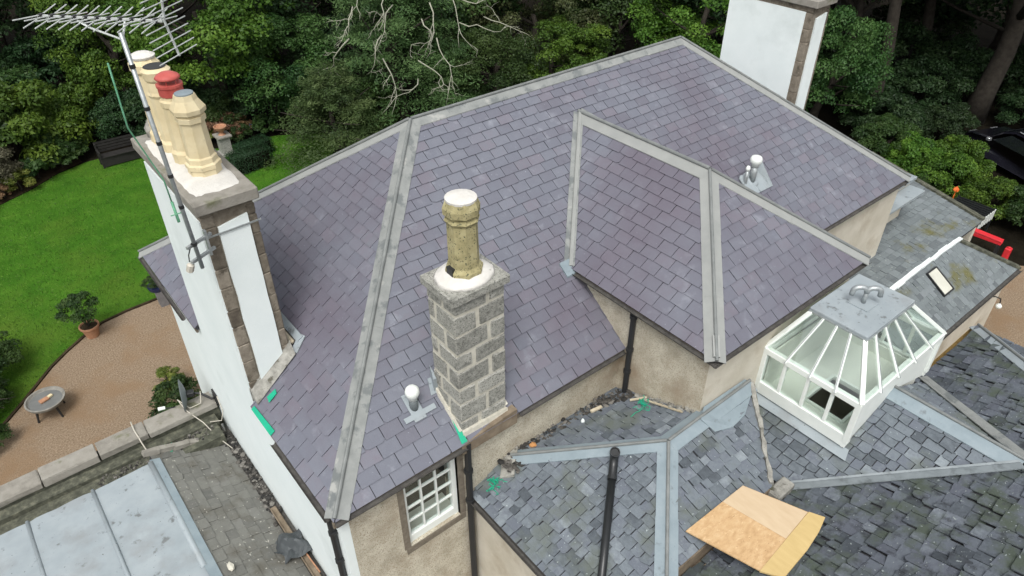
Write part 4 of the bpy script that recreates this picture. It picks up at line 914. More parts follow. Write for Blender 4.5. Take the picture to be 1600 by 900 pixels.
# debris lying in the gutters
def debris(name, lab, pa, pb, wid, n, sz, seed, m='rubble'):
    rng = random.Random(seed); b = MB(); pa = V(pa); pb = V(pb); d = (pb-pa).normalized(); s_ = V((-d.y, d.x, 0))
    for _ in range(n):
        t = rng.random(); k = sz*rng.uniform(.3, 1.1)*(.6 if rng.random() < .7 else 1.2)
        p = pa.lerp(pb, t)+s_*rng.gauss(0, wid); b.rock(p+V((0, 0, rng.uniform(-.01, .02))), (k*rng.uniform(.6, 1.4), k*rng.uniform(.6, 1.4), k*.5), rng)
    o = b.build(name, m); tag(o, lab, 'debris', kind='stuff'); return o
debris('gutter_debris', 'dark broken slate debris heaped along the foot of the white gable', (-.03, 5.1, -2.75), (-.05, 2.6, -2.74), .045, 420, .042, 71)
debris('gutter_debris', 'black leaf litter and slate bits in the gutter below the front eaves', (2.55, -.06, -.87), (4.95, -.1, -.845), .075, 620, .05, 72)
debris('gutter_debris', 'dark rubble in the corner under the wing downpipe', (4.3, -.15, -.82), (4.98, -.4, -.735), .1, 260, .055, 73)
debris('gutter_debris', 'fine grit and moss along the trough behind the stone coping', (-2.2, 5.1, -2.49), (-.2, 5.15, -2.49), .08, 420, .025, 74)
debris('gutter_debris', 'scattered mortar crumbs at the foot of the speckled wing wall', (4.98, -.4, -.66), (5.0, -1.45, -.22), .035, 140, .028, 75, 'mortar_dirty')

# ================================================================== SMALL THINGS ON THE ROOFS
def zl1b(y): return -.22-sB*(y+1.6)
b = MB(); rng = random.Random(2); b.rock((3.14, -.03, -.83), (.075, .06, .06), rng); one('stone_lump', b, 'orange', 'small orange brown lump lying in the gutter', 'stone')
b = MB(); b.beam((4.93, -.62, zl1b(-.62)+.06), (4.93, -1.3, zl1b(-1.3)+.06), .03, .02); one('batten', b, 'woodpale', 'long pale timber batten at the foot of the wing wall', 'batten')
b = MB(); b.beam((4.8, -.42, zl1b(-.42)+.07), (4.98, -.6, zl1b(-.6)+.08), .035, .02); one('batten', b, 'woodpale', 'short pale offcut beside the green netting', 'batten')
b = MB(); b.beam((4.25, -.12, -.78), (4.45, -.16, -.77), .05, .03); one('batten', b, 'woodpale', 'pale broken wood scrap in the front gutter debris', 'batten')
b = MB(); b.rock((4.0, -.2, -.76), (.04, .035, .06), rng); one('plaster_scrap', b, 'white', 'small white scrap standing on dark debris', 'scrap')
def netting(name, c, n, spread, lab, seed):
    rng = random.Random(seed); b = MB(); c = V(c)
    for _ in range(n):
        p = c+V((rng.gauss(0, spread), rng.gauss(0, spread), rng.uniform(.0, .04))); pts = [p]
        for k in range(4): pts.append(pts[-1]+V((rng.gauss(0, .04), rng.gauss(0, .04), rng.gauss(0, .012))))
        b.tube(pts, .006, 5)
    return one(name, b, 'green', lab, 'netting')
netting('netting_scrap', (4.78, -.72, zl1b(-.72)+.06), 14, .045, 'tangle of green netting near the wing wall', 1)
netting('netting_scrap', (2.35, -.12, -1.02), 16, .06, 'tangle of green netting on slates next to the sash window', 2)
netting('netting_scrap', (-.95, 5.12, -2.46), 8, .035, 'faded green string in the coping trough', 3)
# black soil pipe lying on the hipped end
def onE(x, y, h): return V((x, y, zE(x)))+nE.normalized()*h
t = thing('soil_pipe', 'black plastic soil pipe with elbow lying down the old slates', 'pipe', onE(3.5, -1.3, .03))
q0 = onE(3.47, -1.36, .085); q1 = onE(2.05, -2.55, .085)
b = MB(); b.tube([q0, q1], .055, 16); b.build('pipe_length', 'black', t, smooth=True)
b = MB(); d = (q1-q0).normalized(); b.tube([q0+d*.03, q0-d*.12, q0-d*.2+V((0, 0, .03)), q0-d*.235+V((0, 0, .09)), q0-d*.24+V((0, 0, .14))], .06, 16, cap=False); b.build('elbow', 'black', t, smooth=True)
b = MB(); e_ = q0-d*.24+V((0, 0, .14)); ax = V((-.25, -.3, 1)).normalized(); b.lathe([(.063, -.04), (.072, -.035), (.072, .03), (.06, .03), (.058, -.01)], e_, 18, ax); b.build('socket', 'black', t, smooth=False)
b = MB(); b.lathe([(.066, -.03), (.066, .03)], q0+d*.03, 16, d); b.build('collar', 'black', t, smooth=False)
# boards over the valley gutter
def board(name, pts, th, m, lab):
    b = MB(); b.prism([V(p) for p in pts], (0, 0, th)); return one(name, b, m, lab, 'board')
zb = -.625
bo = board('strand_board', [(3.606, -2.529, zb-.01), (3.885, -3.471, zb-.03), (5.105, -3.363, zb-.03), (4.779, -2.552, zb-.01)], .02, 'ply', 'square orange wood board laid over the valley gutter')
b = MB(); b.prism([V(p)-bo.location for p in [(4.343, -2.545, zb+.011), (4.52, -3.41, zb-.008), (5.09, -3.36, zb-.008), (4.775, -2.555, zb+.011)]], (0, 0, .0035))
o = b.build('pale_face', 'ply_pale'); o.parent = bo
board('plywood_strip', [(3.87, -3.474, zb-.028), (4.03, -3.715, zb-.034), (4.6, -3.675, zb-.034), (4.95, -3.62, zb-.034), (5.205, -3.55, zb-.034), (5.11, -3.366, zb-.028)], .028, 'ply_yellow', 'narrow yellow plywood strip butted against the orange board')
# grey tarpaulin scrap by the white wall
b = MB(); rng = random.Random(12); n = 9; P = []
for i in range(n+1):
    for j in range(n+1):
        u_, v_ = i/n, j/n; P.append((-.36+.46*u_+.05*math.sin(7*v_), 1.78+.5*v_-.12*u_, -2.62+.16*math.exp(-((u_-.6)**2+(v_-.5)**2)*5)+.045*math.sin(9*u_+5*v_)+rng.uniform(-.012, .012)-(.06 if u_ < .2 else 0)))
b.add(P, [(i*(n+1)+j, (i+1)*(n+1)+j, (i+1)*(n+1)+j+1, i*(n+1)+j+1) for i in range(n) for j in range(n)])
o = one('tarpaulin_scrap', b, 'cloth', 'crumpled dark grey plastic sheet at the foot of the white wall', 'sheet')
sol = o.modifiers.new('solid', 'SOLIDIFY'); sol.thickness = .006
b = MB(); b.rock((-1.05, 2.05, -2.36), (.055, .11, .04), rng); one('stone_lump', b, 'mortar', 'pale tan stone on the brown slates beside the lead flat', 'stone')
b = MB(); b.tube([(-.03, 2.1, -2.64), (.0, 1.3, -2.64)], .012, 6); one('copper_rod', b, 'terracotta', 'thin rusty rod lying along the gutter board', 'rod')
# white cable over the coping
b = MB(); pts = [(-1.35, 5.8, -2.12), (-1.36, 5.62, -2.18), (-1.35, 5.45, -2.19), (-1.34, 5.36, -2.3), (-1.32, 5.22, -2.42), (-1.27, 5.12, -2.47), (-1.16, 5.07, -2.47), (-.98, 5.07, -2.47), (-.82, 5.1, -2.47)]
b.tube(pts, .011, 6); one('cable', b, 'cable', 'stiff pale cable bent over the stone coping', 'cable', smooth=True)
b = MB(); b.tube([(-.52, 5.75, -2.05), (-.47, 5.5, -2.17), (-.3, 5.25, -2.4), (-.2, 4.95, -2.6), (-.08, 4.6, -2.68)], .009, 6); b.tube([(-.52, 5.75, -2.05), (-.4, 5.5, -2.15), (-.2, 5.5, -2.15), (-.12, 5.65, -2.0)], .009, 6); b.tube([(-.2, 5.2, -2.4), (-.02, 5.1, -2.4), (.05, 5.1, -2.2), (.05, 5.2, -1.9)], .009, 6)
one('cable', b, 'cable', 'looped pale cable hanging below the satellite dish', 'cable', smooth=True)

# satellite dish on the gable wall
dc = V((-.42, 5.72, -1.98)); t = thing('satellite_dish', 'dark grey satellite dish bracketed to the white gable', 'dish', dc)
ax = V((-.97, .24, .06)).normalized(); b = MB(); b.lathe([(.005, -.075), (.12, -.065), (.22, -.035), (.3, .0), (.31, .01), (.295, .012), (.215, -.022), (.12, -.05), (.005, -.06)], dc, 28, ax); b.build('reflector', 'dishgrey', t, smooth=True)
b = MB(); b.beam(dc-ax*.07, dc-ax*.2, .12, .1, bev=.01); b.build('mount', 'iron', t)
b = MB(); b.tube([dc-ax*.17, dc-ax*.25+V((.05, -.03, -.05)), V((.0, 5.45, -2.12)), V((.07, 5.45, -2.12))], .022, 8); b.build('arm', 'iron', t, smooth=True)
b = MB(); b.box((.05, 5.33, -2.24), (.085, 5.57, -2.0)); b.build('wall_plate', 'iron', t)
b = MB(); b.tube([dc+V((0, 0, -.28)), dc+ax*.38+V((0, 0, -.2))], .012, 6); b.build('feed_arm', 'iron', t)
b = MB(); b.lathe([(.03, -.06), (.035, .06)], dc+ax*.4+V((0, 0, -.19)), 10, ax); b.build('receiver', 'white_wood', t)

# television aerial on the gable chimney
mt0 = V((-.1, 2.33, 2.55)); mt1 = V((-.15, 2.45, 5.3)); t = thing('tv_aerial', 'long television aerial on a grey mast strapped to the white chimney', 'aerial', mt0)
b = MB(); b.tube([mt0, mt1], .024, 10); b.build('mast', 'galv', t, smooth=True)
dm = (mt1-mt0).normalized()
for k in (.12, .3, .44, .58, .72, .88):
    b = MB(); b.lathe([(.03, -.02), (.03, .02)], mt0.lerp(mt1, k), 8, dm); b.build('cable_tie', 'iron', t)
for z in (2.66, 2.86):
    b = MB(); b.beam((-.2, 2.34, z), (.14, 2.5, z), .035, .035); b.build('bracket', 'galv', t)
b = MB(); b.beam((.07, 2.47, 2.6), (.07, 2.47, 2.94), .05, .03, (1, 0, 0)); b.build('bracket', 'galv', t)
b = MB(); b.beam((.0, 2.545, 2.78), (.78, 2.545, 2.8), .012, .02); b.build('strap', 'galv', t)
b = MB(); b.tube([(-.13, 2.36, 2.9), (-.2, 2.37, 2.75), (-.21, 2.38, 2.66)], .007, 6); b.build('cable', 'iron', t)
b = MB(); b.lathe([(.02, -.07), (.045, -.05), (.045, .04), (.015, .06)], (-.22, 2.38, 2.58), 8, (.3, -.2, 1)); b.build('splitter', 'cable', t)
bo0 = V((-.68, 3.36, 5.36)); bo1 = V((.22, 2.28, 5.38)); bd = (bo1-bo0).normalized(); bs = V((-bd.y, bd.x, 0)).normalized()
if bs.x < 0: bs = -bs
b = MB(); b.beam(bo0, bo1, .022, .022); b.build('boom', 'alu', t)
for k in range(11):
    p = bo0.lerp(bo1, .03+.92*k/10)
    for s_ in (-1, 1):
        for zz in (-1, 1):
            b = MB(); b.tube([p+V((0, 0, zz*.008)), p+bs*s_*.3+bd*(-.06 if zz > 0 else .03)+V((0, 0, zz*.035))], .0065, 5); b.build('element', 'alu', t)
    b = MB(); b.obox(p, bd*.02, bs*.025, V((0, 0, .022))); b.build('clip', 'iron', t)
b = MB(); b.tube([bo0.lerp(bo1, .3)-V((0, 0, .02)), bo0.lerp(bo1, .4)-V((0, 0, .1)), mt1-V((0, 0, .07)), bo0.lerp(bo1, .7)-V((0, 0, .02))], .012, 6); b.build('support', 'alu', t)
rz = bo1+bd*.02
for s_ in (-1, 1):
    tip = rz+bd*.06+V((0, 0, s_*.34)); b = MB(); b.beam(rz, tip, .02, .014, bs); b.build('reflector_post', 'alu', t)
    for k in range(5):
        p = rz.lerp(tip, .12+.21*k); b = MB(); b.tube([p-bs*.33, p+bs*.33], .0065, 5); b.build('element', 'alu', t)
# green guy rope / cable from cap to aerial
b = MB(); b.tube([(-.02, 3.3, 2.95), (-.03, 3.3, 3.3), (-.25, 3.15, 4.1), (-.27, 2.92, 4.9)], .01, 6); b.tube([(-.02, 3.3, 3.0), (-.03, 3.2, 2.75)], .018, 6); b.tube([(-.1, 3.2, 2.87), (.06, 3.2, 2.87)], .008, 5)
one('green_cable', b, mat('green_cable', [(.3, (.1, .3, .17)), (.7, (.17, .42, .27))], .5, 9, 3), 'thin green cable hooked over the edge of the white chimney', 'cable', smooth=True)

# ================================================================== GARDEN THINGS
def leaves(seed, n, size, pos_fn, narrow=.45, upbias=.5):
    rs = np.random.RandomState(seed); P, O, Cn = pos_fn(rs, n); n = len(P)
    nrm = O*.7+rs.normal(0, .55, (n, 3)); nrm[:, 2] += upbias; nrm /= np.linalg.norm(nrm, axis=1, keepdims=True)
    t = rs.normal(0, 1, (n, 3)); t -= nrm*np.sum(t*nrm, 1, keepdims=True); t /= np.linalg.norm(t, axis=1, keepdims=True)
    bi = np.cross(nrm, t); s = size*rs.uniform(.6, 1.25, (n, 1))
    Q = np.stack([P-t*s*.5, P+bi*s*narrow*.5-nrm*s*.06+t*s*.05, P+t*s*.5, P-bi*s*narrow*.5-nrm*s*.06+t*s*.05], 1)
    R = np.repeat(np.concatenate([np.clip(Cn[:, None]+rs.normal(0, .14, (n, 1)), 0, 1), rs.uniform(0, 1, (n, 2))], 1)[:, None, :], 4, 1)
    return Q, R
def clumps(rx, ry, rz, nc, cr, fill=.35, zmin=-.75):
    """leaves gathered on clumps spread over an ellipsoid crown centred at the origin"""
    def fn(rs, n):
        c = []
        while len(c) < nc:
            d = rs.normal(0, 1, 3); d /= np.linalg.norm(d)
            if d[2] < zmin: continue
            c.append(d*rs.uniform(.5, 1.0)**.5*(1+rs.normal(0, .08)))
        c = np.array(c)*np.array([rx, ry, rz]); r = cr*rs.uniform(.55, 1.35, nc); tone = np.clip(rs.normal(.5, .2, nc), .05, .95)
        k = rs.choice(nc, n, p=r**2/np.sum(r**2)); d = rs.normal(0, 1, (n, 3)); d /= np.linalg.norm(d, axis=1, keepdims=True)
        d[:, 2] = np.where(d[:, 2] < -.35, -d[:, 2], d[:, 2])
        P = c[k]+d*r[k][:, None]*(rs.uniform(fill, 1, n)**.6)[:, None]*np.array([1, 1, .72])
        return P, d, tone[k]
    return fn
def sprays(h, R, nb, seed_shape=1.0):
    """conifer: flat drooping sprays along branches"""
    def fn(rs, n):
        z = rs.uniform(0, 1, nb)**.8; a = rs.uniform(0, 2*np.pi, nb); L = R*(1-z*.75)*rs.uniform(.6, 1.15, nb); tone = np.clip(rs.normal(.5, .22, nb), 0, 1)
        k = rs.choice(nb, n, p=L/np.sum(L)); s = rs.uniform(.2, 1, n)**.7; w = rs.normal(0, .2, n)*L[k]*(1-s*.55)
        x = s*L[k]; zz = z[k]*h-h*.5+.25*x-.16*x*x/R*1.6+rs.normal(0, .07, n)-np.abs(w)*.25
        P = np.stack([x*np.cos(a[k])-w*np.sin(a[k]), x*np.sin(a[k])+w*np.cos(a[k]), zz], 1)
        O = np.stack([np.cos(a[k])*.4, np.sin(a[k])*.4, np.full(n, .8)], 1)
        return P, O, tone[k]
    return fn
CROWN = {}
def crown_mesh(key, n, size, fn, seed, lf, narrow=.5):
    Q, R = leaves(seed, n, size, fn, narrow); me = np_mesh('crown_'+key, Q, R, 4); me.materials.append(LF[lf]); CROWN[key] = me; return me
crown_mesh('broad_a', 26000, .17, clumps(3.3, 3.3, 3.0, 85, .8), 101, 'mid', .55)
crown_mesh('broad_b', 26000, .16, clumps(3.3, 3.3, 3.0, 110, .68), 102, 'bright', .6)
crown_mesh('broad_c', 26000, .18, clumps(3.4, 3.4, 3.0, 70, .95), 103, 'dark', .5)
crown_mesh('olive', 24000, .15, clumps(3.2, 3.2, 2.8, 120, .6), 104, 'olive', .5)
crown_mesh('conifer', 42000, .14, sprays(8.0, 3.6, 230), 105, 'conifer', .28)
crown_mesh('yew', 30000, .13, sprays(4.5, 3.0, 200), 106, 'conifer', .3)
crown_mesh('shrub_a', 13000, .12, clumps(1.35, 1.35, 1.1, 60, .36, zmin=-.3), 107, 'bright', .5)
crown_mesh('shrub_b', 13000, .12, clumps(1.35, 1.35, 1.1, 70, .33, zmin=-.3), 108, 'mid', .45)
crown_mesh('shrub_c', 12000, .1, clumps(1.35, 1.35, 1.1, 80, .3, zmin=-.3), 109, 'dusty', .5)
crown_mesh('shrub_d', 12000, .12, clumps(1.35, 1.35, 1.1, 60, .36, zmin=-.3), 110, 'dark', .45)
crown_mesh('small', 3500, .07, clumps(.5, .5, .42, 30, .15, zmin=-.4), 111, 'mid', .5)
crown_mesh('small_y', 3500, .08, clumps(.5, .5, .42, 26, .17, zmin=-.4), 112, 'yellow', .5)
crown_mesh('small_r', 3500, .09, clumps(.5, .5, .42, 26, .17, zmin=-.4), 113, 'rust', .6)
crown_mesh('big_leaf', 1800, .17, clumps(.5, .5, .35, 24, .18, zmin=-.3), 114, 'mid', .75)

def trunk_mesh(h, r, seed, nl=7):
    rng = random.Random(seed); b = MB(); pts = [V((0, 0, 0))]; k = 7
    for i in range(k): pts.append(pts[-1]+V((rng.gauss(0, .09), rng.gauss(0, .09), h/k)))
    b.tube(pts, [r*1.35]+[r*(1-.75*i/k) for i in range(k)], 9)
    for _ in range(nl):
        i = rng.randint(3, k-1); a = rng.uniform(0, 6.28); l = h*rng.uniform(.2, .38); p = pts[i]; q = p+V((math.cos(a)*l*.55, math.sin(a)*l*.55, l*.4)); e = q+V((math.cos(a)*l*.4, math.sin(a)*l*.4, l*.35))
        b.tube([p, q, e], [r*.42, r*.26, r*.08], 6)
    me = bpy.data.meshes.new('trunk'); me.from_pydata(b.v, [], b.f); me.materials.append(M['bark'])
    me.polygons.foreach_set('use_smooth', [True]*len(me.polygons)); return me
TR = [trunk_mesh(6.5, .22, 201), trunk_mesh(6.5, .28, 202), trunk_mesh(6.5, .2, 203)]
ti = [0]
def tree(x, y, zc, sc, key, name, lab, cat='tree', group=None, th=None, szs=1.0, tr=.6):
    """trunk from the ground to the crown, crown centred at height zc"""
    ti[0] += 1; rng = random.Random(ti[0]*77)
    t = thing(name, lab, cat, (x, y, GZ), group)
    c = bpy.data.objects.new('crown', CROWN[key]); COL.objects.link(c); c.parent = t; c.location = (0, 0, zc-GZ); c.scale = (sc*rng.uniform(.92, 1.08), sc*rng.uniform(.92, 1.08), sc*szs); c.rotation_euler = (0, 0, rng.uniform(0, 6.28))
    k = bpy.data.objects.new('trunk', TR[ti[0] % 3]); COL.objects.link(k); k.parent = t; hh = max(.4, (zc-GZ)+.3*sc)/6.5; k.scale = (tr if tr else hh, tr if tr else hh, hh); k.rotation_euler = (0, 0, rng.uniform(0, 6.28))
    return t
BK = 'trees in the wood behind the lawn'
TL = [  # x, y, crown height, scale, crown kind, name, label, vertical scale
 (13.2, 20.2, -.6, 1.05, 'conifer', 'conifer_tree', 'tall dark conifer with bare grey dead branches behind the ridge', 1.0),
 (9.6, 19.4, -3.5, .95, 'yew', 'conifer_tree', 'low feathery conifer beside the far end of the lawn', .8),
 (7.4, 25.3, -.9, .95, 'broad_b', 'leafy_tree', 'bright green leafy tree behind the aerial and pots', 1.0),
 (4.6, 28.5, -2.2, .75, 'broad_b', 'leafy_tree', 'yellow green tree seen past the aerial mast', 1.1),
 (1.0, 33.5, -.2, 1.2, 'broad_c', 'leafy_tree', 'dark shaded tree behind the left shrub border', 1.0),
 (-3.5, 34.5, -.6, 1.2, 'broad_c', 'leafy_tree', 'dark tree at the left end of the wood', 1.0),
 (9.3, 24.0, -3.0, .75, 'broad_a', 'leafy_tree', 'mid green tree behind the urn', .9),
 (12.3, 27.5, -1.3, 1.1, 'broad_c', 'leafy_tree', 'dark tree between the bright tree and the conifer', 1.0),
 (17.0, 23.0, -1.6, 1.0, 'broad_a', 'leafy_tree', 'olive green tree above the middle of the ridge', 1.0),
 (20.3, 19.6, -2.0, .9, 'olive', 'leafy_tree', 'olive tree rising behind the main ridge', 1.0),
 (23.3, 17.6, -2.4, .85, 'broad_a', 'leafy_tree', 'shaded tree behind the ridge peak', 1.0),
 (23.4, 13.2, -.9, .78, 'broad_b', 'leafy_tree', 'bright broad leaved tree beside the far white chimney', 1.0),
 (27.6, 14.6, -1.0, 1.15, 'broad_c', 'leafy_tree', 'dark tree behind the far white chimney', 1.0),
 (26.0, 8.6, -2.6, .62, 'broad_a', 'leafy_tree', 'small tree leaning out right of the far chimney', 1.25),
 (16.0, 28.5, .2, 1.2, 'broad_a', 'leafy_tree', 'tall background tree beyond the conifer', 1.0),
 (21.5, 25.0, .2, 1.2, 'olive', 'leafy_tree', 'tall olive background tree beyond the ridge', 1.0),
 (8.0, 32.5, .2, 1.2, 'broad_a', 'leafy_tree', 'tall background tree beyond the bright tree', 1.0),
 (26.5, 20.5, .4, 1.2, 'broad_a', 'leafy_tree', 'tall background tree beyond the ridge peak', 1.0),
 (35.5, 9.0, 3.0, 1.5, 'broad_c', 'canopy_tree', 'huge dark canopy tree over the shaded ground', .9),
 (36.5, 14.5, 2.2, 1.5, 'broad_c', 'canopy_tree', 'huge dark canopy tree behind the far chimney', 1.0),
 (32.2, 4.8, 4.6, 1.35, 'broad_c', 'canopy_tree', 'big thick trunked tree over the dark car', .75),
 (39, 2.5, 3.2, 1.5, 'broad_c', 'canopy_tree', 'dark canopy tree beyond the dark car', .9),
 (31.0, 10.2, 2.4, 1.1, 'broad_a', 'canopy_tree', 'canopy tree with leaves hanging past the chimney', .9),
 (33.0, -.5, 3.4, .8, 'broad_b', 'canopy_tree', 'light green overhanging tree at the edge of the drive', .8),
 (16.6, 18.3, -3.0, .62, 'broad_a', 'leafy_tree', 'low green tree just behind the long ridge', .9),
 (19.2, 17.0, -3.1, .6, 'broad_b', 'leafy_tree', 'low fresh green tree just behind the ridge middle', .9),
 (15.0, 19.0, -3.4, .6, 'yew', 'conifer_tree', 'small conifer under the bare dead branches', .9),
 (28.8, 7.6, 5.6, 1.0, 'broad_c', 'canopy_tree', 'high spreading tree over the shaded drive verge', .6),
 (36, 5.5, 1.0, 1.2, 'broad_c', 'canopy_tree', 'low branched dark tree behind the thick trunk', .9),
 (34, 12.0, 1.0, 1.1, 'broad_c', 'canopy_tree', 'low branched dark tree in the deep shade', .9),
 (42, 8, -.5, 1.5, 'broad_c', 'canopy_tree', 'distant dark tree deep in the shaded wood', 1.0),
 (44, -2, -.5, 1.5, 'broad_c', 'canopy_tree', 'distant dark tree beyond the drive', 1.0),
 (40, 18, -.5, 1.5, 'broad_c', 'canopy_tree', 'distant dark tree behind the canopy trees', 1.0),
 (31, 24, .0, 1.4, 'broad_c', 'leafy_tree', 'distant dark tree in the gap past the peak', 1.0),
 (3.5, 40, .5, 1.5, 'broad_c', 'leafy_tree', 'distant dark tree behind the left trees', 1.0),
 (-4, 42, .5, 1.5, 'broad_c', 'leafy_tree', 'distant dark tree at the far left', 1.0),
 (12, 38, 1.0, 1.5, 'broad_c', 'leafy_tree', 'distant dark tree behind the bright tree', 1.0),
 (20, 33, 1.0, 1.5, 'broad_c', 'leafy_tree', 'distant dark tree beyond the olive trees', 1.0),
]
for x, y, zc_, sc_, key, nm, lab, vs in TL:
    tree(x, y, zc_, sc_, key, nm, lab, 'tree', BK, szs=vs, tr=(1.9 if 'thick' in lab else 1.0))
# bare dead branches hanging out of the big conifer
rng = random.Random(44); con = bpy.data.objects['conifer_tree']
def dead(p, d, l, r, parent, depth=0, mb=None):
    mb_ = mb or MB(); pts = [V(p)]; d = V(d).normalized(); k = 6
    for i in range(k):
        d = (d+V((rng.gauss(0, .28), rng.gauss(0, .28), rng.gauss(-.06, .26)))).normalized(); pts.append(pts[-1]+d*l/k)
    mb_.tube(pts, [r*(1-.8*i/k) for i in range(k+1)], 5)
    if depth < 2:
        for i in range(2, k):
            if rng.random() < .75: dead(pts[i], d+V((rng.gauss(0, .7), rng.gauss(0, .7), rng.gauss(0, .6))), l*rng.uniform(.3, .55), r*.55, None, depth+1, mb_)
    if mb is None: mb_.build('dead_branch', 'twig', parent, smooth=True)
for (x, y, z, dx, dy, dz) in ((12.0, 18.2, .3, -.7, -.8, -.2), (11.3, 18.0, -.6, -.8, -.5, -.4), (12.8, 17.6, -.2, -.2, -1, -.5), (13.4, 17.6, -1.0, .3, -.9, -.5), (12.4, 17.4, -1.6, -.2, -.8, -.5), (11.6, 17.8, .9, -.9, -.4, -.1), (14.6, 17.6, .2, .5, -.8, -.5), (13.8, 17.4, .8, .2, -1, -.4), (15.8, 17.8, -.7, .5, -.8, -.6), (12.2, 17.2, -2.2, -.5, -.6, -.4), (10.6, 18.6, .4, -.8, -.3, -.5), (10.2, 18.4, -.6, -.9, -.3, -.3), (11.2, 17.9, -1.4, -.4, -.6, -.7), (10.9, 18.3, 1.2, -.7, -.5, -.3), (13.0, 17.3, .4, -.1, -.8, -.7), (14.2, 17.2, -.5, .3, -.8, -.6)):
    dead((x, y, z), (dx, dy, dz), rng.uniform(1.6, 2.6), .028, con)
# shrubs
SB = 'shrubs of the left border'
SH = [(-.3, 26.6, 'shrub_a', 1.5, 'tall yellow green shrub in the border behind the lawn'), (1.9, 27.2, 'shrub_a', 1.15, 'round fresh green shrub next to the dark seat'), (-2.4, 26.8, 'shrub_b', 1.5, 'mid green shrub at the left of the border'),
      (-1.8, 24.6, 'shrub_c', .95, 'dusty brownish shrub at the lawn edge'), (-3.6, 25.0, 'shrub_c', 1.1, 'dusty flowering shrub at the far left of the border'), (.6, 25.6, 'shrub_b', .7, 'low green shrub behind the leafy perennials'),
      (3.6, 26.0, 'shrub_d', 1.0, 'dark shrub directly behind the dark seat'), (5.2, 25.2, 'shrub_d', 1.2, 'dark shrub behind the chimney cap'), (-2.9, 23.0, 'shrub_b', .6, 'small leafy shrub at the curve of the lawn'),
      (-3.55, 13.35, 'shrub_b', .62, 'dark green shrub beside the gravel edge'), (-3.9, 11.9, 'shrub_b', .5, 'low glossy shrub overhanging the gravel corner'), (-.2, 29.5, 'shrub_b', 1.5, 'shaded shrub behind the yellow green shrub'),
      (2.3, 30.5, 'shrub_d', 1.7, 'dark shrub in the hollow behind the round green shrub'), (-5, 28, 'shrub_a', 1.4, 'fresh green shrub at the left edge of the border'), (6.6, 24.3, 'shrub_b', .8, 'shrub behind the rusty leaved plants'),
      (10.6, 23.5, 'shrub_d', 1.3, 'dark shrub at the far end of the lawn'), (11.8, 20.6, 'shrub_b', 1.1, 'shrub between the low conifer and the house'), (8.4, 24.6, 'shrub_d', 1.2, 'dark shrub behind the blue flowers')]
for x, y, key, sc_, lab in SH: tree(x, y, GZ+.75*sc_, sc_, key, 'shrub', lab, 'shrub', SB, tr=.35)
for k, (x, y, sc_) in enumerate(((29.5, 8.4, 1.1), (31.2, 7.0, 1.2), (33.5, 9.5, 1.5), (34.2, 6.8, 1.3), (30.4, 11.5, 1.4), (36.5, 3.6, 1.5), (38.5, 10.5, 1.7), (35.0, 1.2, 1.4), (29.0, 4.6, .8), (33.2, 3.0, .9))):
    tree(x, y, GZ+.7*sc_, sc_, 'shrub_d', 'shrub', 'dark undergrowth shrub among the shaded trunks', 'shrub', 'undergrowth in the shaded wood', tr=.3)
RB = 'shrubs along the drive'
for x, y, key, sc_, lab in [(25.6, 5.3, 'shrub_b', .85, 'shaded hedge shrub nearest the far chimney'), (25.2, 3.9, 'shrub_a', .75, 'sunlit green shrub above the mossy roof'), (24.6, 2.5, 'shrub_a', .8, 'leafy shrub behind the black crate'), (26.2, 3.0, 'shrub_a', .8, 'green shrub beside the car bonnet'),
                       (24.4, .9, 'shrub_a', .7, 'bright low shrub beyond the orange flower'), (24.8, -.4, 'shrub_b', .8, 'dense shrub beyond the red box'), (23.9, -1.6, 'shrub_b', .7, 'dark shrub at the end of the gravel yard'), (27.2, 6.2, 'shrub_d', 1.0, 'dark shrub under the small leaning tree'), (22.9, 2.9, 'shrub_b', .55, 'small shrub against the mossy roof edge')]:
    tree(x, y, GZ+.75*sc_, sc_, key, 'shrub', lab, 'shrub', RB, tr=.35)
# perennials
for x, y, key, sc_, lab in [(-.9, 23.9, 'small_y', 1.0, 'yellow green perennial at the lawn edge'), (-.2, 24.5, 'big_leaf', 1.1, 'broad leaved hosta clump by the lawn curve'), (.7, 25.0, 'big_leaf', 1.2, 'broad leaved hosta clump left of the dark seat'), (1.3, 25.5, 'big_leaf', 1.0, 'hosta clump touching the dark seat'),
                       (-1.5, 23.6, 'small_r', .6, 'rusty low plant on the bed edge'), (5.6, 23.6, 'small_y', 1.3, 'lime green mound behind the urn'), (6.5, 23.4, 'small_r', 1.3, 'rusty leaved peony beside the urn'), (7.2, 23.5, 'small_r', 1.0, 'brownish pink leaved plant near the blue flowers'),
                       (8.1, 22.9, 'big_leaf', 1.0, 'pale broad leaved plant by the blue flowers'), (7.0, 22.8, 'small', .9, 'dark leafy plant behind the urn pedestal'), (3.9, 25.2, 'small_y', .7, 'yellow plant behind the chimney cap corner'), (-3.9, 10.6, 'small', .8, 'glossy plant trailing onto the gravel'),
                       (-.15, 9.0, 'small', 1.1, 'leafy shrub growing by the gable corner'), (-.35, 8.4, 'small', .9, 'fern clump at the foot of the coping wall'), (-.1, 9.9, 'small_y', .7, 'yellowing weed in the gravel near the dish')]:
    tree(x, y, GZ+.38*sc_, sc_, key, 'garden_plant', lab, 'plant', 'garden plants', tr=.15)
b = MB(); rng = random.Random(6)
for _ in range(90): b.rock((7.75+rng.gauss(0, .12), 23.0+rng.gauss(0, .12), GZ+.3+rng.uniform(0, .25)), (.03, .03, .03), rng)
one('blue_flowers', b, 'bluepot', 'patch of blue flowers at the end of the lawn', 'flowers', kind='stuff')
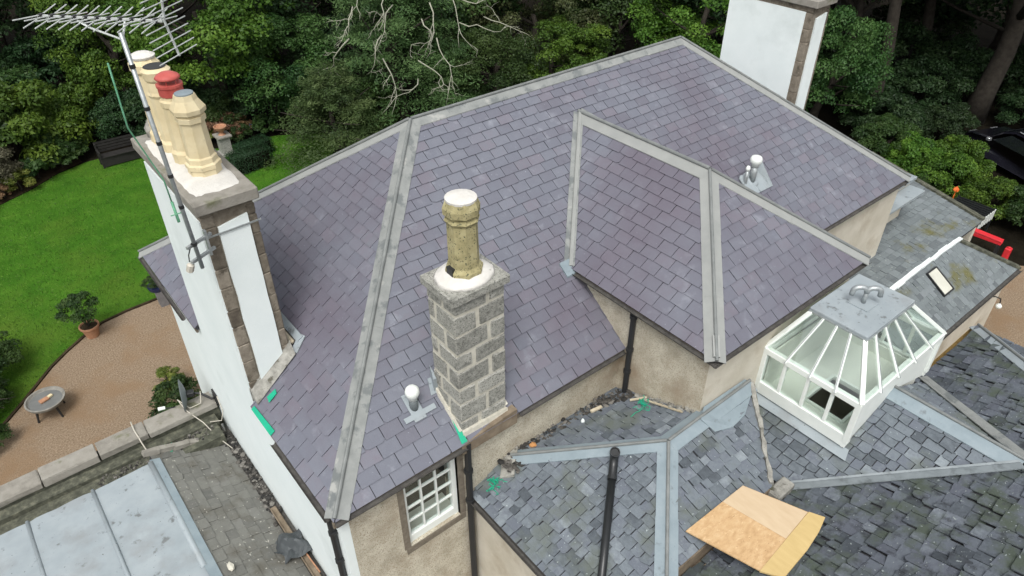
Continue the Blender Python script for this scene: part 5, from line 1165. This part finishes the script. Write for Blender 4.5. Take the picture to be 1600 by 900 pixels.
# box hedge by the urn
def hedge_fn(rs, n):
    P = rs.uniform(-1, 1, (n, 3))*np.array([.75, .38, .3]); ax = rs.randint(0, 3, n); sg_ = np.where(rs.rand(n) < .5, -1, 1)
    top = rs.rand(n) < .45; P[:, 2] = np.where(top, .3, P[:, 2]); s = ~top
    ex = rs.rand(n) < .35; P[:, 0] = np.where(s & ex, .75*sg_, P[:, 0]); P[:, 1] = np.where(s & ~ex, .38*sg_, P[:, 1]); P += rs.normal(0, .025, (n, 3))
    return P, P/np.linalg.norm(P, axis=1, keepdims=True), np.full(n, .5)
Q, R = leaves(115, 6000, .05, hedge_fn, .6); hm = np_mesh('hedge', Q, R, 4); hm.materials.append(LF['hedge'])
for (x, y, lab, sc_, rz_) in ((6.35, 20.35, 'clipped dark box hedge block in front of the urn', (1, 1.1, 1.1), .1), (6.9, 21.3, 'clipped fresh green box hedge beside the urn pedestal', (.9, 1, .9), .2)):
    t = thing('box_hedge', lab, 'hedge', (x, y, GZ)); o = bpy.data.objects.new('foliage', hm); COL.objects.link(o); o.parent = t; o.location = (0, 0, .32*sc_[2]); o.scale = sc_; o.rotation_euler = (0, 0, rz_)
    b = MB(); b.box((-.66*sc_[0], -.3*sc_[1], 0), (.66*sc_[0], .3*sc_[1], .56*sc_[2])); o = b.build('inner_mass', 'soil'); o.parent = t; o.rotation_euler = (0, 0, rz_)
# urn on pedestal
t = thing('garden_urn', 'terracotta garden urn on a square stone pedestal', 'urn', (6.05, 22.1, GZ))
b = MB(); b.box((5.78, 21.83, GZ), (6.32, 22.37, GZ+.12), bev=.01); b.box((5.85, 21.9, GZ+.12), (6.25, 22.3, GZ+.75)); b.build('pedestal', 'stone', t)
b = MB(); b.box((5.76, 21.81, GZ+.75), (6.34, 22.39, GZ+.83), bev=.012); b.build('pedestal_top', 'coping', t)
b = MB(); b.lathe([(.14, .83), (.07, .9), (.1, .96), (.2, 1.06), (.235, 1.13), (.25, 1.15), (.25, 1.18), (.21, 1.18), (.18, 1.12)], (6.05, 22.1, GZ), 20); b.build('urn', 'terracotta', t, smooth=False)
# dark seat on the lawn
t = thing('garden_bench', 'black slatted garden seat with low back at the lawn edge', 'bench', (2.62, 24.05, GZ))
for k in range(4):
    b = MB(); b.beam((1.9, 23.86+.11*k, GZ+.42), (3.35, 23.8+.11*k, GZ+.42), .09, .03); b.build('seat_slat', 'darkwood', t)
for k in range(4):
    b = MB(); b.beam((1.9, 24.33+.03*k, GZ+.52+.1*k), (3.35, 24.27+.03*k, GZ+.52+.1*k), .025, .08); b.build('back_slat', 'darkwood', t)
for x, y in ((1.92, 23.86), (3.33, 23.8)):
    for dy in (0, .42):
        b = MB(); b.box((x-.03, y+dy-.03, GZ), (x+.03, y+dy+.03, GZ+(.62 if not dy else .85))); b.build('leg', 'darkwood', t)
    b = MB(); b.beam((x, y-.05, GZ+.62), (x, y+.45, GZ+.62), .06, .04); b.build('armrest', 'darkwood', t)
b = MB(); b.box((1.9, 23.84, GZ+.04), (3.35, 23.87, GZ+.4)); b.build('front_panel', 'darkwood', t)
# potted shrub on the gravel
t = thing('potted_shrub', 'leafy shrub in a round terracotta pot on the gravel', 'potted plant', (-1.08, 13.42, GZ))
b = MB(); b.lathe([(.16, .005), (.2, .2), (.225, .3), (.25, .31), (.255, .37), (.225, .37), (.215, .33)], (-1.08, 13.42, GZ), 22); b.build('pot', 'terracotta', t, smooth=False)
b = MB(); b.lathe([(.2, .32), (.21, .335), (.01, .34)], (-1.08, 13.42, GZ), 16); b.build('compost', 'earth', t)
b = MB(); rng = random.Random(77)
for k in range(9):
    a = k*.7; b.tube([(-1.08, 13.42, GZ+.3), (-1.08+.12*math.cos(a), 13.42+.12*math.sin(a), GZ+.6), (-1.08+.3*math.cos(a), 13.42+.3*math.sin(a), GZ+.95)], [.014, .009, .004], 5)
b.build('stems', 'bark', t)
o = bpy.data.objects.new('foliage', CROWN['small']); COL.objects.link(o); o.parent = t; o.location = (-.03, .03, .88); o.scale = (.95, .95, 1.05)
# round bowl on legs with terracotta bits
bc = V((-2.62, 10.95, GZ)); t = thing('fire_bowl', 'round grey bowl table on low legs standing on gravel', 'bowl', bc)
b = MB(); b.lathe([(.14, .3), (.32, .33), (.4, .38), (.43, .44), (.435, .47), (.4, .475), (.375, .43), (.35, .405), (.01, .4)], bc, 30); b.build('bowl', 'bowl', t, smooth=False)
b = MB(); b.lathe([(.36, .408), (.365, .415), (.01, .418)], bc, 26); b.build('ash_water', 'water', t)
for k in range(4):
    a = .5+k*math.pi/2; b = MB(); b.tube([bc+V((.28*math.cos(a), .28*math.sin(a), .36)), bc+V((.36*math.cos(a), .36*math.sin(a), .0))], [.03, .022], 8); b.build('leg', 'iron', t)
for k, (dx, dy, s_, lab) in enumerate(((-.02, .0, .1, 'large broken terracotta piece lying in the bowl'), (.11, .06, .06, 'small pale terracotta piece lying in the bowl'))):
    b = MB(); b.obox(bc+V((dx, dy, .445)), V((s_, .03, 0)), V((-.02, s_*.6, 0)), V((0, 0, .025)), bev=.01); one('terracotta_piece', b, 'terracotta' if k == 0 else 'pot_cream', lab, 'tile piece')
# planters by the house corner
t = thing('tall_planter', 'tall grey planter with blue bowl by the back corner of the house', 'planter', (.88, 13.6, GZ))
b = MB(); b.lathe([(.15, 0), (.19, .5), (.2, .52), (.17, .52)], (.88, 13.6, GZ), 4, rot=.5); b.build('planter', 'greypot', t)
b = MB(); b.lathe([(.12, .5), (.2, .56), (.24, .68), (.21, .68)], (.84, 13.65, GZ), 16); b.build('blue_bowl', 'bluepot', t)
o = bpy.data.objects.new('foliage', CROWN['small']); COL.objects.link(o); o.parent = t; o.location = (-.08, .05, .8); o.scale = (.5, .5, .4)

# ================================================================== DRIVE: car, crate, red box
cx, cy, ca = 28.6, 1.4, 1.15
t = thing('parked_car', 'dark parked car in the shade of the trees', 'car', (cx, cy, GZ))
Rz = Matrix.Rotation(ca, 3, 'Z')
def cpart(name, mb, m, smooth=False, par=None):
    mb.v = [tuple(Rz@V(p)+V((cx, cy, GZ))) for p in mb.v]; return mb.build(name, m, par or t, smooth)
prof = [(-2.2, .35), (-2.25, .6), (-2.2, .95), (-1.95, 1.05), (-1.55, 1.5), (-1.2, 1.62), (.3, 1.6), (.75, 1.42), (1.2, 1.05), (2.0, .95), (2.2, .8), (2.22, .4), (2.1, .3), (-2.1, .28)]
b = MB(); ys = (-.86, -.8, -.62, .62, .8, .86); P = []; n = len(prof)
for j, yv in enumerate(ys):
    for (x, z) in prof:
        k = 1.0 if abs(yv) < .85 else .97
        inset = max(0, z-.95)*.3 if abs(yv) > .7 else 0
        P.append((x*k, yv-math.copysign(inset, yv), z if abs(yv) < .85 else (z-.6)*.93+.6))
F = [(j*n+i, j*n+(i+1) % n, (j+1)*n+(i+1) % n, (j+1)*n+i) for j in range(len(ys)-1) for i in range(n)]+[tuple(range(n)), tuple((len(ys)-1)*n+i for i in range(n))[::-1]]
b.add(P, F); body = cpart('body', b, 'carpaint', True)
b = MB(); b.prism([(.78, -.58, 1.42), (1.22, -.66, 1.07), (1.22, .66, 1.07), (.78, .58, 1.42)], (.02, 0, .015)); cpart('windscreen', b, 'carglass')
b = MB(); b.prism([(-1.6, -.58, 1.47), (-1.97, -.64, 1.09), (-1.97, .64, 1.09), (-1.6, .58, 1.47)], (-.02, 0, .015)); cpart('rear_window', b, 'carglass')
for s_ in (-1, 1):
    b = MB(); b.prism([(-1.5, s_*.72, 1.4), (.35, s_*.72, 1.45), (.95, s_*.83, 1.05), (-1.75, s_*.83, 1.05)], (0, s_*.02, 0)); cpart('side_window', b, 'carglass')
    b = MB(); b.box((2.12, s_*.5-.16, .72), (2.23, s_*.5+.16, .86)); cpart('headlight', b, 'chrome')
    b = MB(); b.box((.95, s_*.86, 1.0), (1.1, s_*1.02, 1.12), bev=.02); cpart('door_mirror', b, 'chrome')
    b = MB(); b.tube([(-1.3, s_*.6, 1.64), (.2, s_*.6, 1.64)], .02, 6); cpart('roof_rail', b, 'chrome')
    for xw in (-1.35, 1.4):
        b = MB(); b.lathe([(.33, -.1), (.35, -.06), (.35, .08), (.33, .1)], (xw, s_*.8, .35), 20, (0, s_, 0)); wh = cpart('wheel', b, 'tyre')
        b = MB(); b.lathe([(.22, .09), (.2, .112), (.04, .118)], (xw, s_*.8, .35), 14, (0, s_, 0)); cpart('rim', b, 'chrome', par=wh)
t = thing('red_box', 'long red plastic box lying behind the outbuilding', 'box', (21.82, -.15, GZ))
b = MB(); b.beam((21.82, .45, GZ+.55), (21.87, -.5, GZ+.55), .2, .12, bev=.015); b.build('box', 'redplastic', t)
b = MB(); b.beam((21.82, .45, GZ+.66), (21.87, -.5, GZ+.625), .23, .03, bev=.01); b.build('lid', 'redplastic', t)
for y in (.4, -.45):
    b = MB(); b.box((21.72, y-.04, GZ), (21.92, y+.04, GZ+.48)); b.build('leg', 'iron', t)
b = MB(); b.box((21.75, -.82, GZ), (21.94, -.65, GZ+.5), bev=.02); b.lathe([(.05, .49), (.055, .53), (.02, .55)], (21.84, -.74, GZ), 12); one('red_canister', b, 'redplastic', 'small red canister next to the long red box', 'canister')
t = thing('black_crate', 'black slatted crate trolley with a pale barred end behind the mossy roof', 'crate', (22.70, 1.0, GZ))
for k in range(9):
    b = MB(); b.beam((22.10+.15*k, 1.55, GZ+.8), (22.10+.15*k, .4, GZ+.8), .05, .05); b.build('slat', 'black', t)
for (x, y) in ((22.10, .4), (23.30, .4), (22.10, 1.55), (23.30, 1.55)):
    b = MB(); b.box((x-.03, y-.03, GZ), (x+.03, y+.03, GZ+.85)); b.build('leg', 'black', t)
for y in (.42, 1.55):
    b = MB(); b.beam((22.07, y, GZ+.76), (23.33, y, GZ+.76), .06, .06); b.build('rail', 'black', t)
for k in range(7):
    b = MB(); b.box((22.15+.17*k, .35, GZ+.5), (22.22+.17*k, .37, GZ+.86)); b.build('pale_bar', 'white_wood', t)
b = MB(); rng = random.Random(5); b.rock((23.3, 1.7, GZ+1.0), (.12, .12, .12), rng); b.tube([(23.3, 1.7, GZ), (23.3, 1.7, GZ+.95)], .02, 6)
one('orange_flower', b, mat('orange_petals', [(.3, (.6, .1, .02)), (.7, (.75, .2, .04))], .6, 8, 3), 'single orange flower head beside the black crate', 'flower')
